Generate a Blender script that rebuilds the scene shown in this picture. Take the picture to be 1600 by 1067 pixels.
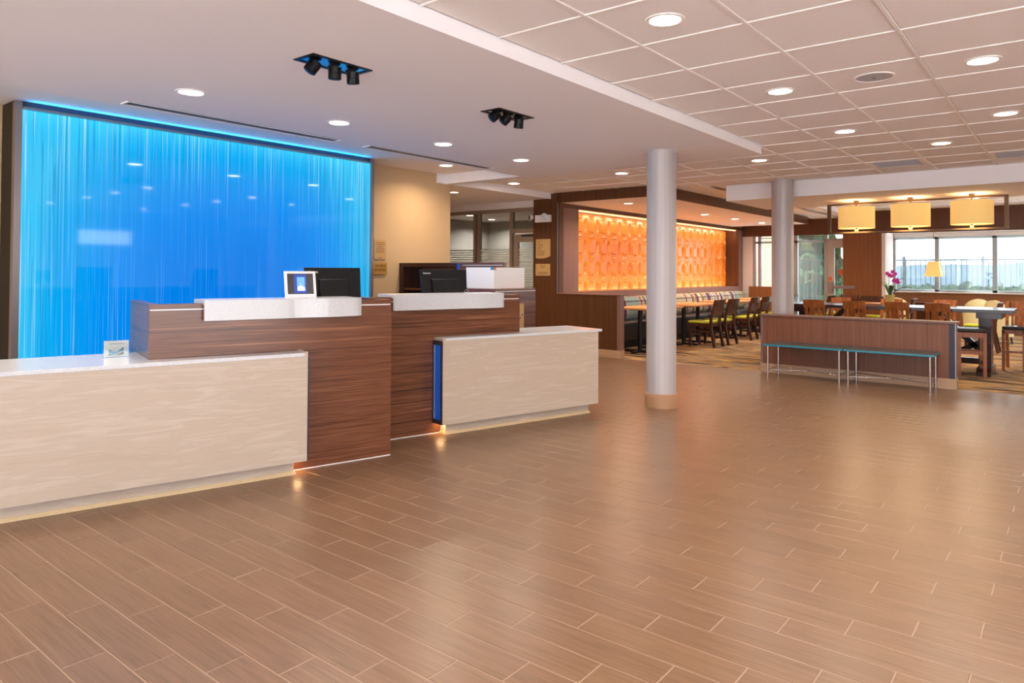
import bpy, math, random
from mathutils import Matrix, Vector

random.seed(7)
for o in list(bpy.data.objects):
    bpy.data.objects.remove(o)
SC = bpy.context.scene
COL = SC.collection
PI = math.pi

# ------------------------------------------------------------------ camera
H = 1.35
YAW, PITCH, ROLL = math.radians(38.62296), math.radians(1.019609), math.radians(-0.304204)
FPX, PPY = 1101.335, 404.113
cam_d = bpy.data.cameras.new('camera')
cam_d.sensor_width = 36.0
cam_d.sensor_fit = 'HORIZONTAL'
cam_d.lens = 36.0 * FPX / 1600.0
cam_d.shift_x = 0.0
cam_d.shift_y = -(533.5 - PPY) / 1600.0
cam_d.clip_end = 2000
cam = bpy.data.objects.new('camera', cam_d)
COL.objects.link(cam)
_cy, _sy, _cp, _sp, _cr, _sr = math.cos(YAW), math.sin(YAW), math.cos(PITCH), math.sin(PITCH), math.cos(ROLL), math.sin(ROLL)
# world (X,Y,Z) -> level frame (right, up, forward)
M1 = Matrix(((_cy, _sy, 0), (0, 0, 1), (-_sy, _cy, 0)))
RX = Matrix(((1, 0, 0), (0, _cp, -_sp), (0, _sp, _cp)))
RZ = Matrix(((_cr, -_sr, 0), (_sr, _cr, 0), (0, 0, 1)))
W2C = RZ @ RX @ M1
right, up, fwd = W2C[0], W2C[1], W2C[2]
cm = Matrix.Identity(4)
for i in range(3):
    cm[i][0], cm[i][1], cm[i][2] = right[i], up[i], -fwd[i]
cm[2][3] = H
cam.matrix_world = cm
SC.camera = cam


def proj(x, y, z):
    v = W2C @ Vector((x, y, z - H))
    if v.z < 0.05:
        return None
    return 800 + FPX * v.x / v.z, PPY - FPX * v.y / v.z


# ------------------------------------------------------------------ world, colour management
wd = bpy.data.worlds.new('sky')
SC.world = wd
wd.use_nodes = True
bg = wd.node_tree.nodes['Background']
bg.inputs['Color'].default_value = (0.83, 0.90, 1.0, 1)
bg.inputs['Strength'].default_value = 5.0
SC.view_settings.view_transform = 'Standard'
SC.view_settings.look = 'None'
SC.view_settings.exposure = 0.14
SC.view_settings.gamma = 1.0
SC.view_settings.use_curve_mapping = False
LAMP = 1.3       # scale of all the downlights
sun_d = bpy.data.lights.new('sun', 'SUN')
sun_d.energy = 30.0
sun_d.color = (0.98, 0.98, 1.0)
sun_d.angle = math.radians(1.5)
sun = bpy.data.objects.new('sun', sun_d)
sun.rotation_euler = Vector((0.50, -0.12, -0.86)).to_track_quat('-Z', 'Y').to_euler()
COL.objects.link(sun)


def portal(name, loc, rot, sx, sy):
    d = bpy.data.lights.new(name, 'AREA')
    d.shape = 'RECTANGLE'
    d.size, d.size_y = sx, sy
    d.cycles.is_portal = True
    o = bpy.data.objects.new(name, d)
    o.location = loc
    o.rotation_euler = rot
    COL.objects.link(o)
    return o


# window openings behind the camera, to its right, and at the far end of the dining room
portal('window_portal', (-0.7, -3.98, 1.28), (PI / 2, 0, 0), 8.2, 2.3)
portal('window_portal', (4.18, -0.2, 1.28), (PI / 2, 0, PI / 2), 6.6, 2.3)
portal('window_portal', (-0.95, 18.95, 1.6), (-PI / 2, 0, 0), 5.0, 1.42)
portal('window_portal', (4.18, 16.2, 1.4), (PI / 2, 0, PI / 2), 3.2, 2.2)  # unseen side opening, added to brighten the dining room
portal('window_portal', (-5.38, 18.1, 1.15), (-PI / 2, 0, 0), 2.2, 2.3)

# ------------------------------------------------------------------ materials
MATS = {}


def _nt(name):
    m = bpy.data.materials.new(name)
    m.use_nodes = True
    nt = m.node_tree
    b = nt.nodes['Principled BSDF']
    MATS[name] = m
    return m, nt, b


def lin(c):
    def f(u):
        u /= 255.0
        return u / 12.92 if u <= 0.04045 else ((u + 0.055) / 1.055) ** 2.4
    return (f(c[0]), f(c[1]), f(c[2]), 1)


def plain(name, c, rough=0.5, metal=0.0, emit=None, es=0.0, spec=0.5, coat=0.0):
    m, nt, b = _nt(name)
    b.inputs['Base Color'].default_value = lin(c)
    b.inputs['Roughness'].default_value = rough
    b.inputs['Metallic'].default_value = metal
    b.inputs['Specular IOR Level'].default_value = spec
    b.inputs['Coat Weight'].default_value = coat
    if emit:
        b.inputs['Emission Color'].default_value = lin(emit)
        b.inputs['Emission Strength'].default_value = es
    return m


def streaky(name, cols, scale, rough=0.45, detail=4, fine=None, bump=0.0, coords='Object', distort=0.3, rnd=0.0, var=0.0, spec=0.5, wave=None):
    """cols: list of (pos, rgb). scale: xyz scale of the noise. rnd: per object offset. var: per object value change"""
    m, nt, b = _nt(name)
    N, L = nt.nodes, nt.links
    tc = N.new('ShaderNodeTexCoord')
    mp = N.new('ShaderNodeMapping')
    mp.inputs['Scale'].default_value = scale
    vec = tc.outputs[coords]
    if rnd or var:
        oi = N.new('ShaderNodeObjectInfo')
        ge = N.new('ShaderNodeNewGeometry')
        ad = N.new('ShaderNodeMath'); ad.operation = 'ADD'
        L.new(oi.outputs['Random'], ad.inputs[0]); L.new(ge.outputs['Random Per Island'], ad.inputs[1])
        ml = N.new('ShaderNodeMath'); ml.operation = 'MULTIPLY'; ml.inputs[1].default_value = rnd or 1
        L.new(ad.outputs[0], ml.inputs[0])
        va = N.new('ShaderNodeVectorMath'); va.operation = 'ADD'
        L.new(vec, va.inputs[0]); L.new(ml.outputs[0], va.inputs[1])
        vec = va.outputs[0]
    L.new(vec, mp.inputs['Vector'])
    no = N.new('ShaderNodeTexNoise')
    no.inputs['Scale'].default_value = 1.0
    no.inputs['Detail'].default_value = detail
    no.inputs['Roughness'].default_value = 0.55
    no.inputs['Distortion'].default_value = distort
    L.new(mp.outputs[0], no.inputs['Vector'])
    fac = no.outputs['Fac']
    if fine:
        mp2 = N.new('ShaderNodeMapping'); mp2.inputs['Scale'].default_value = fine[0]
        L.new(vec, mp2.inputs['Vector'])
        n2 = N.new('ShaderNodeTexNoise'); n2.inputs['Scale'].default_value = 1.0; n2.inputs['Detail'].default_value = 2
        L.new(mp2.outputs[0], n2.inputs['Vector'])
        mx = N.new('ShaderNodeMix'); mx.data_type = 'FLOAT'; mx.inputs['Factor'].default_value = fine[1]
        L.new(fac, mx.inputs['A']); L.new(n2.outputs['Fac'], mx.inputs['B'])
        fac = mx.outputs['Result']
    cr = N.new('ShaderNodeValToRGB')
    e = cr.color_ramp.elements
    e[0].position, e[0].color = cols[0][0], lin(cols[0][1])
    e[1].position, e[1].color = cols[-1][0], lin(cols[-1][1])
    for p, c in cols[1:-1]:
        k = e.new(p); k.color = lin(c)
    L.new(fac, cr.inputs['Fac'])
    out = cr.outputs['Color']
    if var:
        hs = N.new('ShaderNodeHueSaturation')
        mr = N.new('ShaderNodeMapRange')
        mr.inputs['From Max'].default_value = 1.0
        mr.inputs['To Min'].default_value = 1 - var
        mr.inputs['To Max'].default_value = 1 + var
        fr = N.new('ShaderNodeMath'); fr.operation = 'FRACT'
        m7 = N.new('ShaderNodeMath'); m7.operation = 'MULTIPLY'; m7.inputs[1].default_value = 7.31
        L.new(ad.outputs[0], m7.inputs[0]); L.new(m7.outputs[0], fr.inputs[0]); L.new(fr.outputs[0], mr.inputs['Value'])
        L.new(mr.outputs[0], hs.inputs['Value']); L.new(out, hs.inputs['Color'])
        out = hs.outputs['Color']
    L.new(out, b.inputs['Base Color'])
    b.inputs['Roughness'].default_value = rough
    b.inputs['Specular IOR Level'].default_value = spec
    if bump:
        bp = N.new('ShaderNodeBump'); bp.inputs['Strength'].default_value = bump; bp.inputs['Distance'].default_value = 0.002
        L.new(fac, bp.inputs['Height']); L.new(bp.outputs[0], b.inputs['Normal'])
    return m


def glassy(name, tint=(235, 245, 245), refl=0.08, rough=0.02):
    m, nt, b = _nt(name)
    N, L = nt.nodes, nt.links
    t = N.new('ShaderNodeBsdfTransparent'); t.inputs[0].default_value = lin(tint)
    g = N.new('ShaderNodeBsdfGlossy'); g.inputs['Roughness'].default_value = rough
    mx = N.new('ShaderNodeMixShader'); mx.inputs[0].default_value = refl
    L.new(t.outputs[0], mx.inputs[1]); L.new(g.outputs[0], mx.inputs[2])
    L.new(mx.outputs[0], N['Material Output'].inputs['Surface'])
    return m


# floor and carpet
streaky('floor_tile', [(0.3, (95, 69, 49)), (0.5, (117, 87, 64)), (0.7, (131, 101, 77))], (3, 60, 1), 0.31, 3,
        fine=((5, 260, 1), 0.55), rnd=37.0, var=0.05, spec=0.55)
plain('grout', (166, 142, 126), 0.7)
cp_ = streaky('carpet', [(0.36, (70, 56, 50)), (0.40, (162, 124, 78)), (0.44, (122, 118, 118)), (0.475, (188, 148, 92)), (0.51, (88, 70, 60)), (0.54, (176, 142, 98)), (0.575, (136, 130, 126)), (0.61, (104, 78, 58)), (0.65, (192, 158, 108))],
              (0.5, 4.6, 1), 0.95, 1, fine=((0.9, 20, 1), 0.18), distort=0.0, spec=0.1)
for n_ in cp_.node_tree.nodes:
    if n_.type == 'VALTORGB':
        n_.color_ramp.interpolation = 'CONSTANT'
# ceilings and walls
plain('plaster', (246, 241, 243), 0.75, spec=0.2)
streaky('acoustic', [(0.3, (242, 236, 236)), (0.7, (252, 248, 248))], (160, 160, 160), 0.9, 3, bump=0.15, spec=0.1)
plain('tee_metal', (250, 246, 244), 0.4)
streaky('beige_paper', [(0.3, (192, 162, 126)), (0.7, (206, 176, 140))], (2, 300, 300), 0.7, 2, spec=0.2)
streaky('brown_laminate', [(0.3, (72, 41, 21)), (0.55, (90, 53, 28)), (0.75, (108, 67, 38))], (90, 90, 0.8), 0.42, 3, spec=0.4)
streaky('brown_laminate_lit', [(0.3, (116, 70, 38)), (0.55, (134, 84, 48)), (0.75, (150, 98, 60))], (90, 90, 0.8), 0.42, 3, spec=0.4)  # brown laminate again, lightened in colour where more light falls
streaky('partition_laminate_lit', [(0.3, (104, 62, 44)), (0.55, (126, 78, 56)), (0.75, (142, 94, 70))], (110, 110, 1.0), 0.4, 3, spec=0.4)  # brown laminate with the partition's brighter light put into its colour
streaky('mauve_laminate', [(0.3, (120, 84, 74)), (0.7, (140, 102, 90))], (90, 90, 1.0), 0.4, 3, spec=0.4)
streaky('base_tile', [(0.3, (170, 134, 104)), (0.7, (194, 158, 126))], (4, 4, 90), 0.5, 3)
plain('white_wall', (224, 214, 210), 0.7)
plain('grey_wall', (150, 142, 136), 0.8)
plain('edge_metal', (150, 140, 142), 0.35, 0.7)
plain('dark_edge', (52, 48, 56), 0.4, 0.3)
# desks
streaky('walnut', [(0.36, (64, 35, 22)), (0.44, (92, 53, 34)), (0.50, (124, 76, 50)), (0.54, (88, 50, 32)), (0.60, (134, 84, 56)), (0.68, (168, 114, 80))],
        (0.6, 0.6, 42), 0.24, 5, fine=((1.4, 1.4, 190), 0.38), distort=0.1)
m_ = streaky('maple', [(0.30, (180, 160, 141)), (0.45, (190, 171, 152)), (0.50, (184, 167, 150)), (0.55, (192, 174, 156)), (0.72, (200, 185, 170))],
             (2.2, 2.2, 20), 0.38, 4, fine=((3.0, 3.0, 110), 0.22), distort=1.7)
streaky('quartz', [(0.3, (196, 196, 200)), (0.7, (214, 213, 214))], (120, 120, 120), 0.2, 3)
plain('inlay', (232, 226, 224), 0.3)
plain('blond_trim', (206, 180, 140), 0.4)
plain('black_plastic', (6, 6, 9), 0.42, spec=0.25)
plain('black_metal', (20, 19, 22), 0.4, 0.4)
plain('grey_plastic', (92, 92, 98), 0.4)
plain('white_plastic', (236, 234, 234), 0.4)
plain('screen_dark', (44, 40, 46), 0.25)
plain('screen_blue', (16, 60, 150), 0.3, emit=(10, 60, 170), es=0.35)
plain('screen_pale', (90, 160, 235), 0.3, emit=(80, 150, 235), es=0.5)
plain('paper_white', (240, 240, 240), 0.6)
plain('paper_grey', (184, 182, 190), 0.6)
plain('blue_print', (36, 140, 190), 0.5)
plain('brown_print', (90, 66, 48), 0.5)
plain('orange_print', (225, 130, 50), 0.5)
plain('lit_blue_glass', (4, 60, 150), 0.12, emit=(0, 84, 176), es=0.4)
plain('bright_edge', (170, 190, 220), 0.2, 0.6)
plain('brass_plaque', (196, 156, 104), 0.45, 0.1)
plain('gold_plaque', (176, 132, 62), 0.45, 0.15)
plain('engraving', (84, 56, 30), 0.6)
# columns, dining
streaky('column_paint', [(0.3, (176, 168, 168)), (0.7, (194, 187, 186))], (50, 50, 0.5), 0.42, 2, spec=0.5)
for n_ in ('column_paint',):
    MATS[n_].node_tree.nodes['Principled BSDF'].inputs['Metallic'].default_value = 0.15
plain('column_base', (172, 130, 96), 0.4)
plain('teal_top', (40, 128, 150), 0.35)
streaky('teal_dark', [(0.3, (62, 72, 74)), (0.7, (84, 92, 92))], (60, 60, 60), 0.3, 2)
plain('chrome', (205, 196, 194), 0.22, 1.0)
streaky('chair_wood', [(0.3, (124, 66, 26)), (0.7, (174, 104, 50))], (30, 30, 3), 0.35, 3)
streaky('dark_wood', [(0.3, (50, 26, 18)), (0.7, (84, 46, 34))], (30, 30, 3), 0.3, 3)
streaky('espresso', [(0.3, (44, 30, 32)), (0.7, (70, 50, 50))], (3, 40, 40), 0.22, 3)
streaky('table_birch', [(0.3, (206, 138, 84)), (0.7, (226, 160, 104))], (40, 3, 40), 0.3, 3)
plain('green_fabric', (172, 176, 44), 0.8)
plain('cream_fabric', (226, 220, 176), 0.8)
plain('black_leather', (26, 20, 24), 0.32)
sf_ = streaky('stripe_fabric', [(0.30, (84, 52, 84)), (0.41, (150, 96, 124)), (0.45, (214, 196, 150)), (0.48, (132, 156, 158)), (0.525, (206, 120, 84)), (0.55, (168, 172, 92)), (0.59, (96, 56, 86)), (0.64, (170, 186, 184))],
              (0.0, 3.6, 0.0), 0.85, 1, distort=0.0, rnd=11.0)
for n_ in sf_.node_tree.nodes:
    if n_.type == 'VALTORGB':
        n_.color_ramp.interpolation = 'CONSTANT'
m_, nt_, b_ = _nt('lamp_fabric')
b_.inputs['Base Color'].default_value = lin((236, 196, 120))
b_.inputs['Roughness'].default_value = 0.8
b_.inputs['Emission Color'].default_value = lin((232, 190, 116))
b_.inputs['Emission Strength'].default_value = 0.5
plain('lamp_diffuser', (255, 226, 160), 0.5, emit=(255, 214, 130), es=1.6)
plain('bronze', (104, 76, 50), 0.35, 0.6)
plain('lens_glow', (255, 246, 230), 0.4, emit=(255, 240, 214), es=22.0)
plain('led_glow', (255, 226, 190), 0.4, emit=(255, 206, 150), es=1.2)
plain('orange_panel', (244, 138, 44), 0.25, spec=0.7)
plain('aluminium', (150, 156, 158), 0.4, 0.5)
plain('door_paint', (176, 168, 164), 0.45)
plain('taupe_frame', (150, 130, 112), 0.45, 0.2)
plain('sign_red', (206, 96, 60), 0.5)
plain('orchid', (190, 40, 150), 0.5)
plain('leaf', (44, 84, 44), 0.45)
plain('stem', (96, 110, 60), 0.5)
plain('pot_cream', (214, 190, 110), 0.5)
glassy('window_glass', (240, 248, 248), 0.06)
glassy('office_glass', (225, 228, 226), 0.10)
glassy('acrylic', (240, 244, 244), 0.12)
# outdoors
plain('terrace', (206, 204, 200), 0.9)
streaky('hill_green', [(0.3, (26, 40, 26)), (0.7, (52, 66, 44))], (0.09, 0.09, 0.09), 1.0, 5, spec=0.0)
streaky('hill_far_haze', [(0.3, (50, 60, 70)), (0.7, (60, 70, 80))], (0.02, 0.02, 0.02), 1.0, 3, spec=0.0)  # haze of distance put into the base colour as blue grey
plain('fence_metal', (40, 46, 50), 0.5)


def sheer():
    m, nt, b = _nt('sheer')
    N, L = nt.nodes, nt.links
    t = N.new('ShaderNodeBsdfTransparent')
    d = N.new('ShaderNodeBsdfTranslucent'); d.inputs[0].default_value = (0.9, 0.92, 0.94, 1)
    mx = N.new('ShaderNodeMixShader'); mx.inputs[0].default_value = 0.10
    L.new(t.outputs[0], mx.inputs[1]); L.new(d.outputs[0], mx.inputs[2])
    L.new(mx.outputs[0], N['Material Output'].inputs['Surface'])


sheer()


def frosted():
    """clear glass with horizontal frosted lines below 1.72 m"""
    m, nt, b = _nt('banded_film')
    N, L = nt.nodes, nt.links
    tc = N.new('ShaderNodeTexCoord')
    sp = N.new('ShaderNodeSeparateXYZ'); L.new(tc.outputs['Object'], sp.inputs[0])
    mu = N.new('ShaderNodeMath'); mu.operation = 'MULTIPLY'; mu.inputs[1].default_value = 1 / 0.042
    L.new(sp.outputs['Z'], mu.inputs[0])
    fr = N.new('ShaderNodeMath'); fr.operation = 'FRACT'; L.new(mu.outputs[0], fr.inputs[0])
    lt = N.new('ShaderNodeMath'); lt.operation = 'LESS_THAN'; lt.inputs[1].default_value = 0.42
    L.new(fr.outputs[0], lt.inputs[0])
    t = N.new('ShaderNodeBsdfTransparent'); t.inputs[0].default_value = (0.9, 0.92, 0.9, 1)
    d = N.new('ShaderNodeBsdfDiffuse'); d.inputs[0].default_value = lin((214, 212, 204))
    mx = N.new('ShaderNodeMixShader')
    sc = N.new('ShaderNodeMath'); sc.operation = 'MULTIPLY'; sc.inputs[1].default_value = 0.75
    L.new(lt.outputs[0], sc.inputs[0]); L.new(sc.outputs[0], mx.inputs[0])
    L.new(t.outputs[0], mx.inputs[1]); L.new(d.outputs[0], mx.inputs[2])
    L.new(mx.outputs[0], N['Material Output'].inputs['Surface'])


frosted()


def lit_wall():
    """edge-lit resin panel: brightest cyan at its lit edges, deep blue in the middle, with pale vertical reeds inside"""
    m, nt, b = _nt('lit_water_panel')
    N, L = nt.nodes, nt.links
    tc = N.new('ShaderNodeTexCoord')
    sp = N.new('ShaderNodeSeparateXYZ'); L.new(tc.outputs['Object'], sp.inputs[0])

    def math_(op, a, b_=None):
        n = N.new('ShaderNodeMath'); n.operation = op
        for i, v in enumerate((a, b_)):
            if v is None:
                continue
            if isinstance(v, (int, float)):
                n.inputs[i].default_value = v
            else:
                L.new(v, n.inputs[i])
        return n.outputs[0]
    y, z = sp.outputs['Y'], sp.outputs['Z']        # y 0..3.6 along, z 0..2.68 up
    dl = y
    dr = math_('SUBTRACT', 3.6, y)
    dt = math_('SUBTRACT', 2.68, z)
    fl = math_('POWER', 2.718, math_('MULTIPLY', dl, -2.0))
    fr_ = math_('POWER', 2.718, math_('MULTIPLY', dr, -2.6))
    ft = math_('POWER', 2.718, math_('MULTIPLY', dt, -1.9))
    fe = math_('ADD', math_('ADD', fl, fr_), math_('MULTIPLY', ft, 0.9))
    # reeds: stretched noise lines
    mp = N.new('ShaderNodeMapping'); mp.inputs['Scale'].default_value = (1, 100, 0.6)
    L.new(tc.outputs['Object'], mp.inputs['Vector'])
    no = N.new('ShaderNodeTexNoise'); no.inputs['Scale'].default_value = 1.0; no.inputs['Detail'].default_value = 3; no.inputs['Distortion'].default_value = 0.25
    L.new(mp.outputs[0], no.inputs['Vector'])
    cr = N.new('ShaderNodeValToRGB')
    cr.color_ramp.elements[0].position = 0.57; cr.color_ramp.elements[0].color = (0, 0, 0, 1)
    cr.color_ramp.elements[1].position = 0.72; cr.color_ramp.elements[1].color = (1, 1, 1, 1)
    L.new(no.outputs['Fac'], cr.inputs['Fac'])
    reed = cr.outputs['Color']
    mpd = N.new('ShaderNodeMapping'); mpd.inputs['Scale'].default_value = (1, 38, 0.35); mpd.inputs['Location'].default_value = (0, 7, 3)
    L.new(tc.outputs['Object'], mpd.inputs['Vector'])
    nd = N.new('ShaderNodeTexNoise'); nd.inputs['Scale'].default_value = 1.0; nd.inputs['Detail'].default_value = 2
    L.new(mpd.outputs[0], nd.inputs['Vector'])
    base = N.new('ShaderNodeValToRGB')
    e = base.color_ramp.elements
    e[0].position, e[0].color = 0.0, lin((0, 112, 218))
    e[1].position, e[1].color = 1.0, lin((52, 194, 240))
    k = e.new(0.3); k.color = lin((0, 142, 236))
    k = e.new(0.65); k.color = lin((10, 170, 236))
    L.new(fe, base.inputs['Fac'])
    reedc = N.new('ShaderNodeMix'); reedc.data_type = 'RGBA'
    reedc.inputs['B'].default_value = lin((170, 222, 246))
    L.new(base.outputs['Color'], reedc.inputs['A'])
    ft2 = math_('POWER', 2.718, math_('MULTIPLY', math_('POWER', dt, 2.0), -6.0))
    rf = math_('MINIMUM', math_('MULTIPLY', reed, math_('ADD', 0.14, math_('ADD', math_('MULTIPLY', math_('ADD', fl, fr_), 0.8), math_('MULTIPLY', ft2, 0.85)))), 0.9)
    L.new(rf, reedc.inputs['Factor'])
    # darker reeds near the lit edges
    dk = math_('MULTIPLY', math_('GREATER_THAN', nd.outputs['Fac'], 0.57), math_('MINIMUM', math_('MULTIPLY', fe, 0.55), 0.5))
    dm = N.new('ShaderNodeMix'); dm.data_type = 'RGBA'
    dm.inputs['B'].default_value = lin((0, 132, 198))
    L.new(reedc.outputs['Result'], dm.inputs['A']); L.new(dk, dm.inputs['Factor'])
    L.new(dm.outputs['Result'], b.inputs['Emission Color'])
    L.new(math_('ADD', 0.9, math_('MULTIPLY', math_('POWER', ft, 6.0), 0.4)), b.inputs['Emission Strength'])
    b.inputs['Base Color'].default_value = lin((0, 40, 90))
    b.inputs['Roughness'].default_value = 0.045
    b.inputs['Specular IOR Level'].default_value = 0.6


lit_wall()


# ------------------------------------------------------------------ mesh helpers
class MB:
    def __init__(s):
        s.v, s.f = [], []

    def add(s, vs, fs):
        n = len(s.v)
        s.v += [tuple(p) for p in vs]
        s.f += [tuple(n + i for i in f) for f in fs]
        return s

    def box(s, x0, x1, y0, y1, z0, z1):
        return s.add([(x0, y0, z0), (x1, y0, z0), (x1, y1, z0), (x0, y1, z0), (x0, y0, z1), (x1, y0, z1), (x1, y1, z1), (x0, y1, z1)],
                     [(0, 3, 2, 1), (4, 5, 6, 7), (0, 1, 5, 4), (1, 2, 6, 5), (2, 3, 7, 6), (3, 0, 4, 7)])

    def prism(s, poly, z0, z1):
        n = len(poly)
        vs = [(x, y, z0) for x, y in poly] + [(x, y, z1) for x, y in poly]
        fs = [tuple(range(n - 1, -1, -1)), tuple(range(n, 2 * n))] + [(i, (i + 1) % n, n + (i + 1) % n, n + i) for i in range(n)]
        return s.add(vs, fs)

    def lathe(s, prof, n=24, c=(0, 0), caps=True):
        vs = []
        for r, z in prof:
            for i in range(n):
                a = 2 * PI * i / n
                vs.append((c[0] + r * math.cos(a), c[1] + r * math.sin(a), z))
        fs = []
        for j in range(len(prof) - 1):
            for i in range(n):
                fs.append((j * n + i, j * n + (i + 1) % n, (j + 1) * n + (i + 1) % n, (j + 1) * n + i))
        if caps:
            fs.append(tuple(range(n - 1, -1, -1)))
            fs.append(tuple(range((len(prof) - 1) * n, len(prof) * n)))
        return s.add(vs, fs)

    def bar(s, p, q, w, h=None, n=4, up=(0, 0, 1)):
        """straight bar from p to q; n=4 rectangular w x h, else round of radius w"""
        p, q = Vector(p), Vector(q)
        d = (q - p).normalized()
        u = Vector(up)
        if abs(d.dot(u)) > 0.99:
            u = Vector((0, 1, 0))
        a = d.cross(u).normalized(); b = a.cross(d).normalized()
        h = w if h is None else h
        if n == 4:
            ring = [(-w / 2, -h / 2), (w / 2, -h / 2), (w / 2, h / 2), (-w / 2, h / 2)]
        else:
            ring = [(w * math.cos(2 * PI * i / n), w * math.sin(2 * PI * i / n)) for i in range(n)]
        m = len(ring)
        vs = [p + a * x + b * y for x, y in ring] + [q + a * x + b * y for x, y in ring]
        fs = [tuple(range(m - 1, -1, -1)), tuple(range(m, 2 * m))] + [(i, (i + 1) % m, m + (i + 1) % m, m + i) for i in range(m)]
        return s.add(vs, fs)

    def tube(s, pts, r, n=8):
        for a, b in zip(pts[:-1], pts[1:]):
            s.bar(a, b, r, n=n)
        return s

    def build(s, name, mat, parent=None, smooth=False, bevel=0.0, seg=2, loc=None):
        me = bpy.data.meshes.new(name)
        me.from_pydata(s.v, [], s.f)
        me.materials.append(MATS[mat])
        if smooth:
            me.polygons.foreach_set('use_smooth', [True] * len(me.polygons))
        me.update()
        o = bpy.data.objects.new(name, me)
        COL.objects.link(o)
        if parent is not None:
            o.parent = parent
        if loc is not None:
            o.location = loc
        if smooth:
            try:
                me.set_sharp_from_angle(angle=math.radians(40))
            except Exception:
                pass
        if bevel:
            b = o.modifiers.new('soft_edge', 'BEVEL')
            b.width = bevel; b.segments = seg; b.limit_method = 'ANGLE'
        return o


def B(name, mat, x0, x1, y0, y1, z0, z1, parent=None, bevel=0.0):
    return MB().box(x0, x1, y0, y1, z0, z1).build(name, mat, parent, bevel=bevel)


def tag(o, label, cat, group=None, kind=None):
    o['label'] = label
    o['category'] = cat
    if group:
        o['group'] = group
    if kind:
        o['kind'] = kind
    return o


def thing(name, label, cat, loc=(0, 0, 0), rz=0.0, group=None):
    o = bpy.data.objects.new(name, None)
    o.empty_display_size = 0.1
    COL.objects.link(o)
    o.location = loc
    o.rotation_euler = (0, 0, rz)
    return tag(o, label, cat, group)


def struct(o, label=None, cat=None):
    o['kind'] = 'structure'
    if label:
        o['label'] = label
    if cat:
        o['category'] = cat
    return o


def dup(o, parent=None, **kw):
    c = o.copy()
    COL.objects.link(c)
    c.parent = parent
    for ch in o.children:
        dup(ch, c)
    return c


def place(root, loc, rz, label, group=None):
    c = dup(root)
    c.location = loc
    c.rotation_euler = (0, 0, rz)
    c['label'] = label
    if group:
        c['group'] = group
    return c


def text(body, size, mat, name, parent, loc, rot, align='CENTER', depth=0.0008):
    cu = bpy.data.curves.new(name, 'FONT')
    cu.body = body
    cu.size = size
    cu.align_x = align
    cu.align_y = 'CENTER'
    cu.extrude = depth
    t = bpy.data.objects.new(name + '_curve', cu)
    COL.objects.link(t)
    dg = bpy.context.evaluated_depsgraph_get()
    me = bpy.data.meshes.new_from_object(t.evaluated_get(dg))
    bpy.data.objects.remove(t)
    me.materials.clear()
    me.materials.append(MATS[mat])
    o = bpy.data.objects.new(name, me)
    COL.objects.link(o)
    o.parent = parent
    o.location = loc
    o.rotation_euler = rot
    return o


def area(name, loc, rot, sx, sy, power, col, parent=None, shape='RECTANGLE', spread=None):
    d = bpy.data.lights.new(name, 'AREA')
    d.shape = shape
    d.size = sx
    if shape in ('RECTANGLE', 'ELLIPSE'):
        d.size_y = sy
    d.energy = power
    d.color = col
    if spread:
        d.spread = spread
    o = bpy.data.objects.new(name, d)
    COL.objects.link(o)
    o.location = loc
    o.rotation_euler = rot
    if parent is not None:
        o.parent = parent
    return o


# ------------------------------------------------------------------ the shell
ZS, ZC, ZR, ZD, ZN = 2.57, 2.66, 2.705, 2.80, 2.50   # plaster soffit, tile grid, wall slot, dining, banquette ceilings
XW, XE, YB, YD = -6.946, 4.2, -4.0, 9.70             # left wall, right wall, wall behind camera, carpet line

# floor: grout bed with tiles laid on it
floor = struct(B('floor', 'grout', -11.5, XE + .2, YB - .2, YD, -0.12, -0.0016))
TL, TW, J = 0.6, 0.148, 0.0036


def tile_mesh(name, l, w):
    c = 0.0016
    a, b = l / 2, w / 2
    vs = [(-a, -b, -.006), (a, -b, -.006), (a, b, -.006), (-a, b, -.006), (-a, -b, -c), (a, -b, -c), (a, b, -c), (-a, b, -c),
          (-a + c, -b + c, 0), (a - c, -b + c, 0), (a - c, b - c, 0), (-a + c, b - c, 0)]
    fs = [(8, 9, 10, 11)]
    for i in range(4):
        j = (i + 1) % 4
        fs += [(i, j, 4 + j, 4 + i), (4 + i, 4 + j, 8 + j, 8 + i)]
    return vs, fs


tv, tf = tile_mesh('floor_tile', TL - J, TW - J)
tiles = []
k0, k1 = int((YB - 1.3745) / TW) - 1, int((YD - 1.3745) / TW)
for k in range(k0, k1 + 1):
    yc = 1.3745 + TW * (k + .5)
    if yc + TW / 2 > YD + .02:
        continue
    off = (-3.284 + 0.2 * k) % TL
    x = -11.4 + off
    while x < XE:
        xc = x + TL / 2
        q = [proj(xc + sx * TL / 2, yc + sy * TW / 2, 0) for sx, sy in ((-1, -1), (1, -1), (1, 1), (-1, 1))]
        ar = 0
        if all(q):
            vis = sum(1 for p in q if -20 < p[0] < 1620 and p[1] < 1100)
            if vis:
                ar = abs(sum(q[i][0] * q[(i + 1) % 4][1] - q[(i + 1) % 4][0] * q[i][1] for i in range(4))) / 2 * (vis / 4)
                # hidden behind or under the desks
                if xc < -4.15 + 0.27 * (yc - 2.8) and yc < 6.2:
                    ar = 0
        tiles.append((ar, xc, yc))
        x += TL
tiles.sort(reverse=True)
tme = bpy.data.meshes.new('floor_tile')
tme.from_pydata(tv, [], tf)
tme.materials.append(MATS['floor_tile'])
for ar, xc, yc in tiles[:300]:
    o = bpy.data.objects.new('floor_tile', tme)
    COL.objects.link(o)
    o.parent = floor
    o.location = (xc, yc, 0)
mb = MB()
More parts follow.
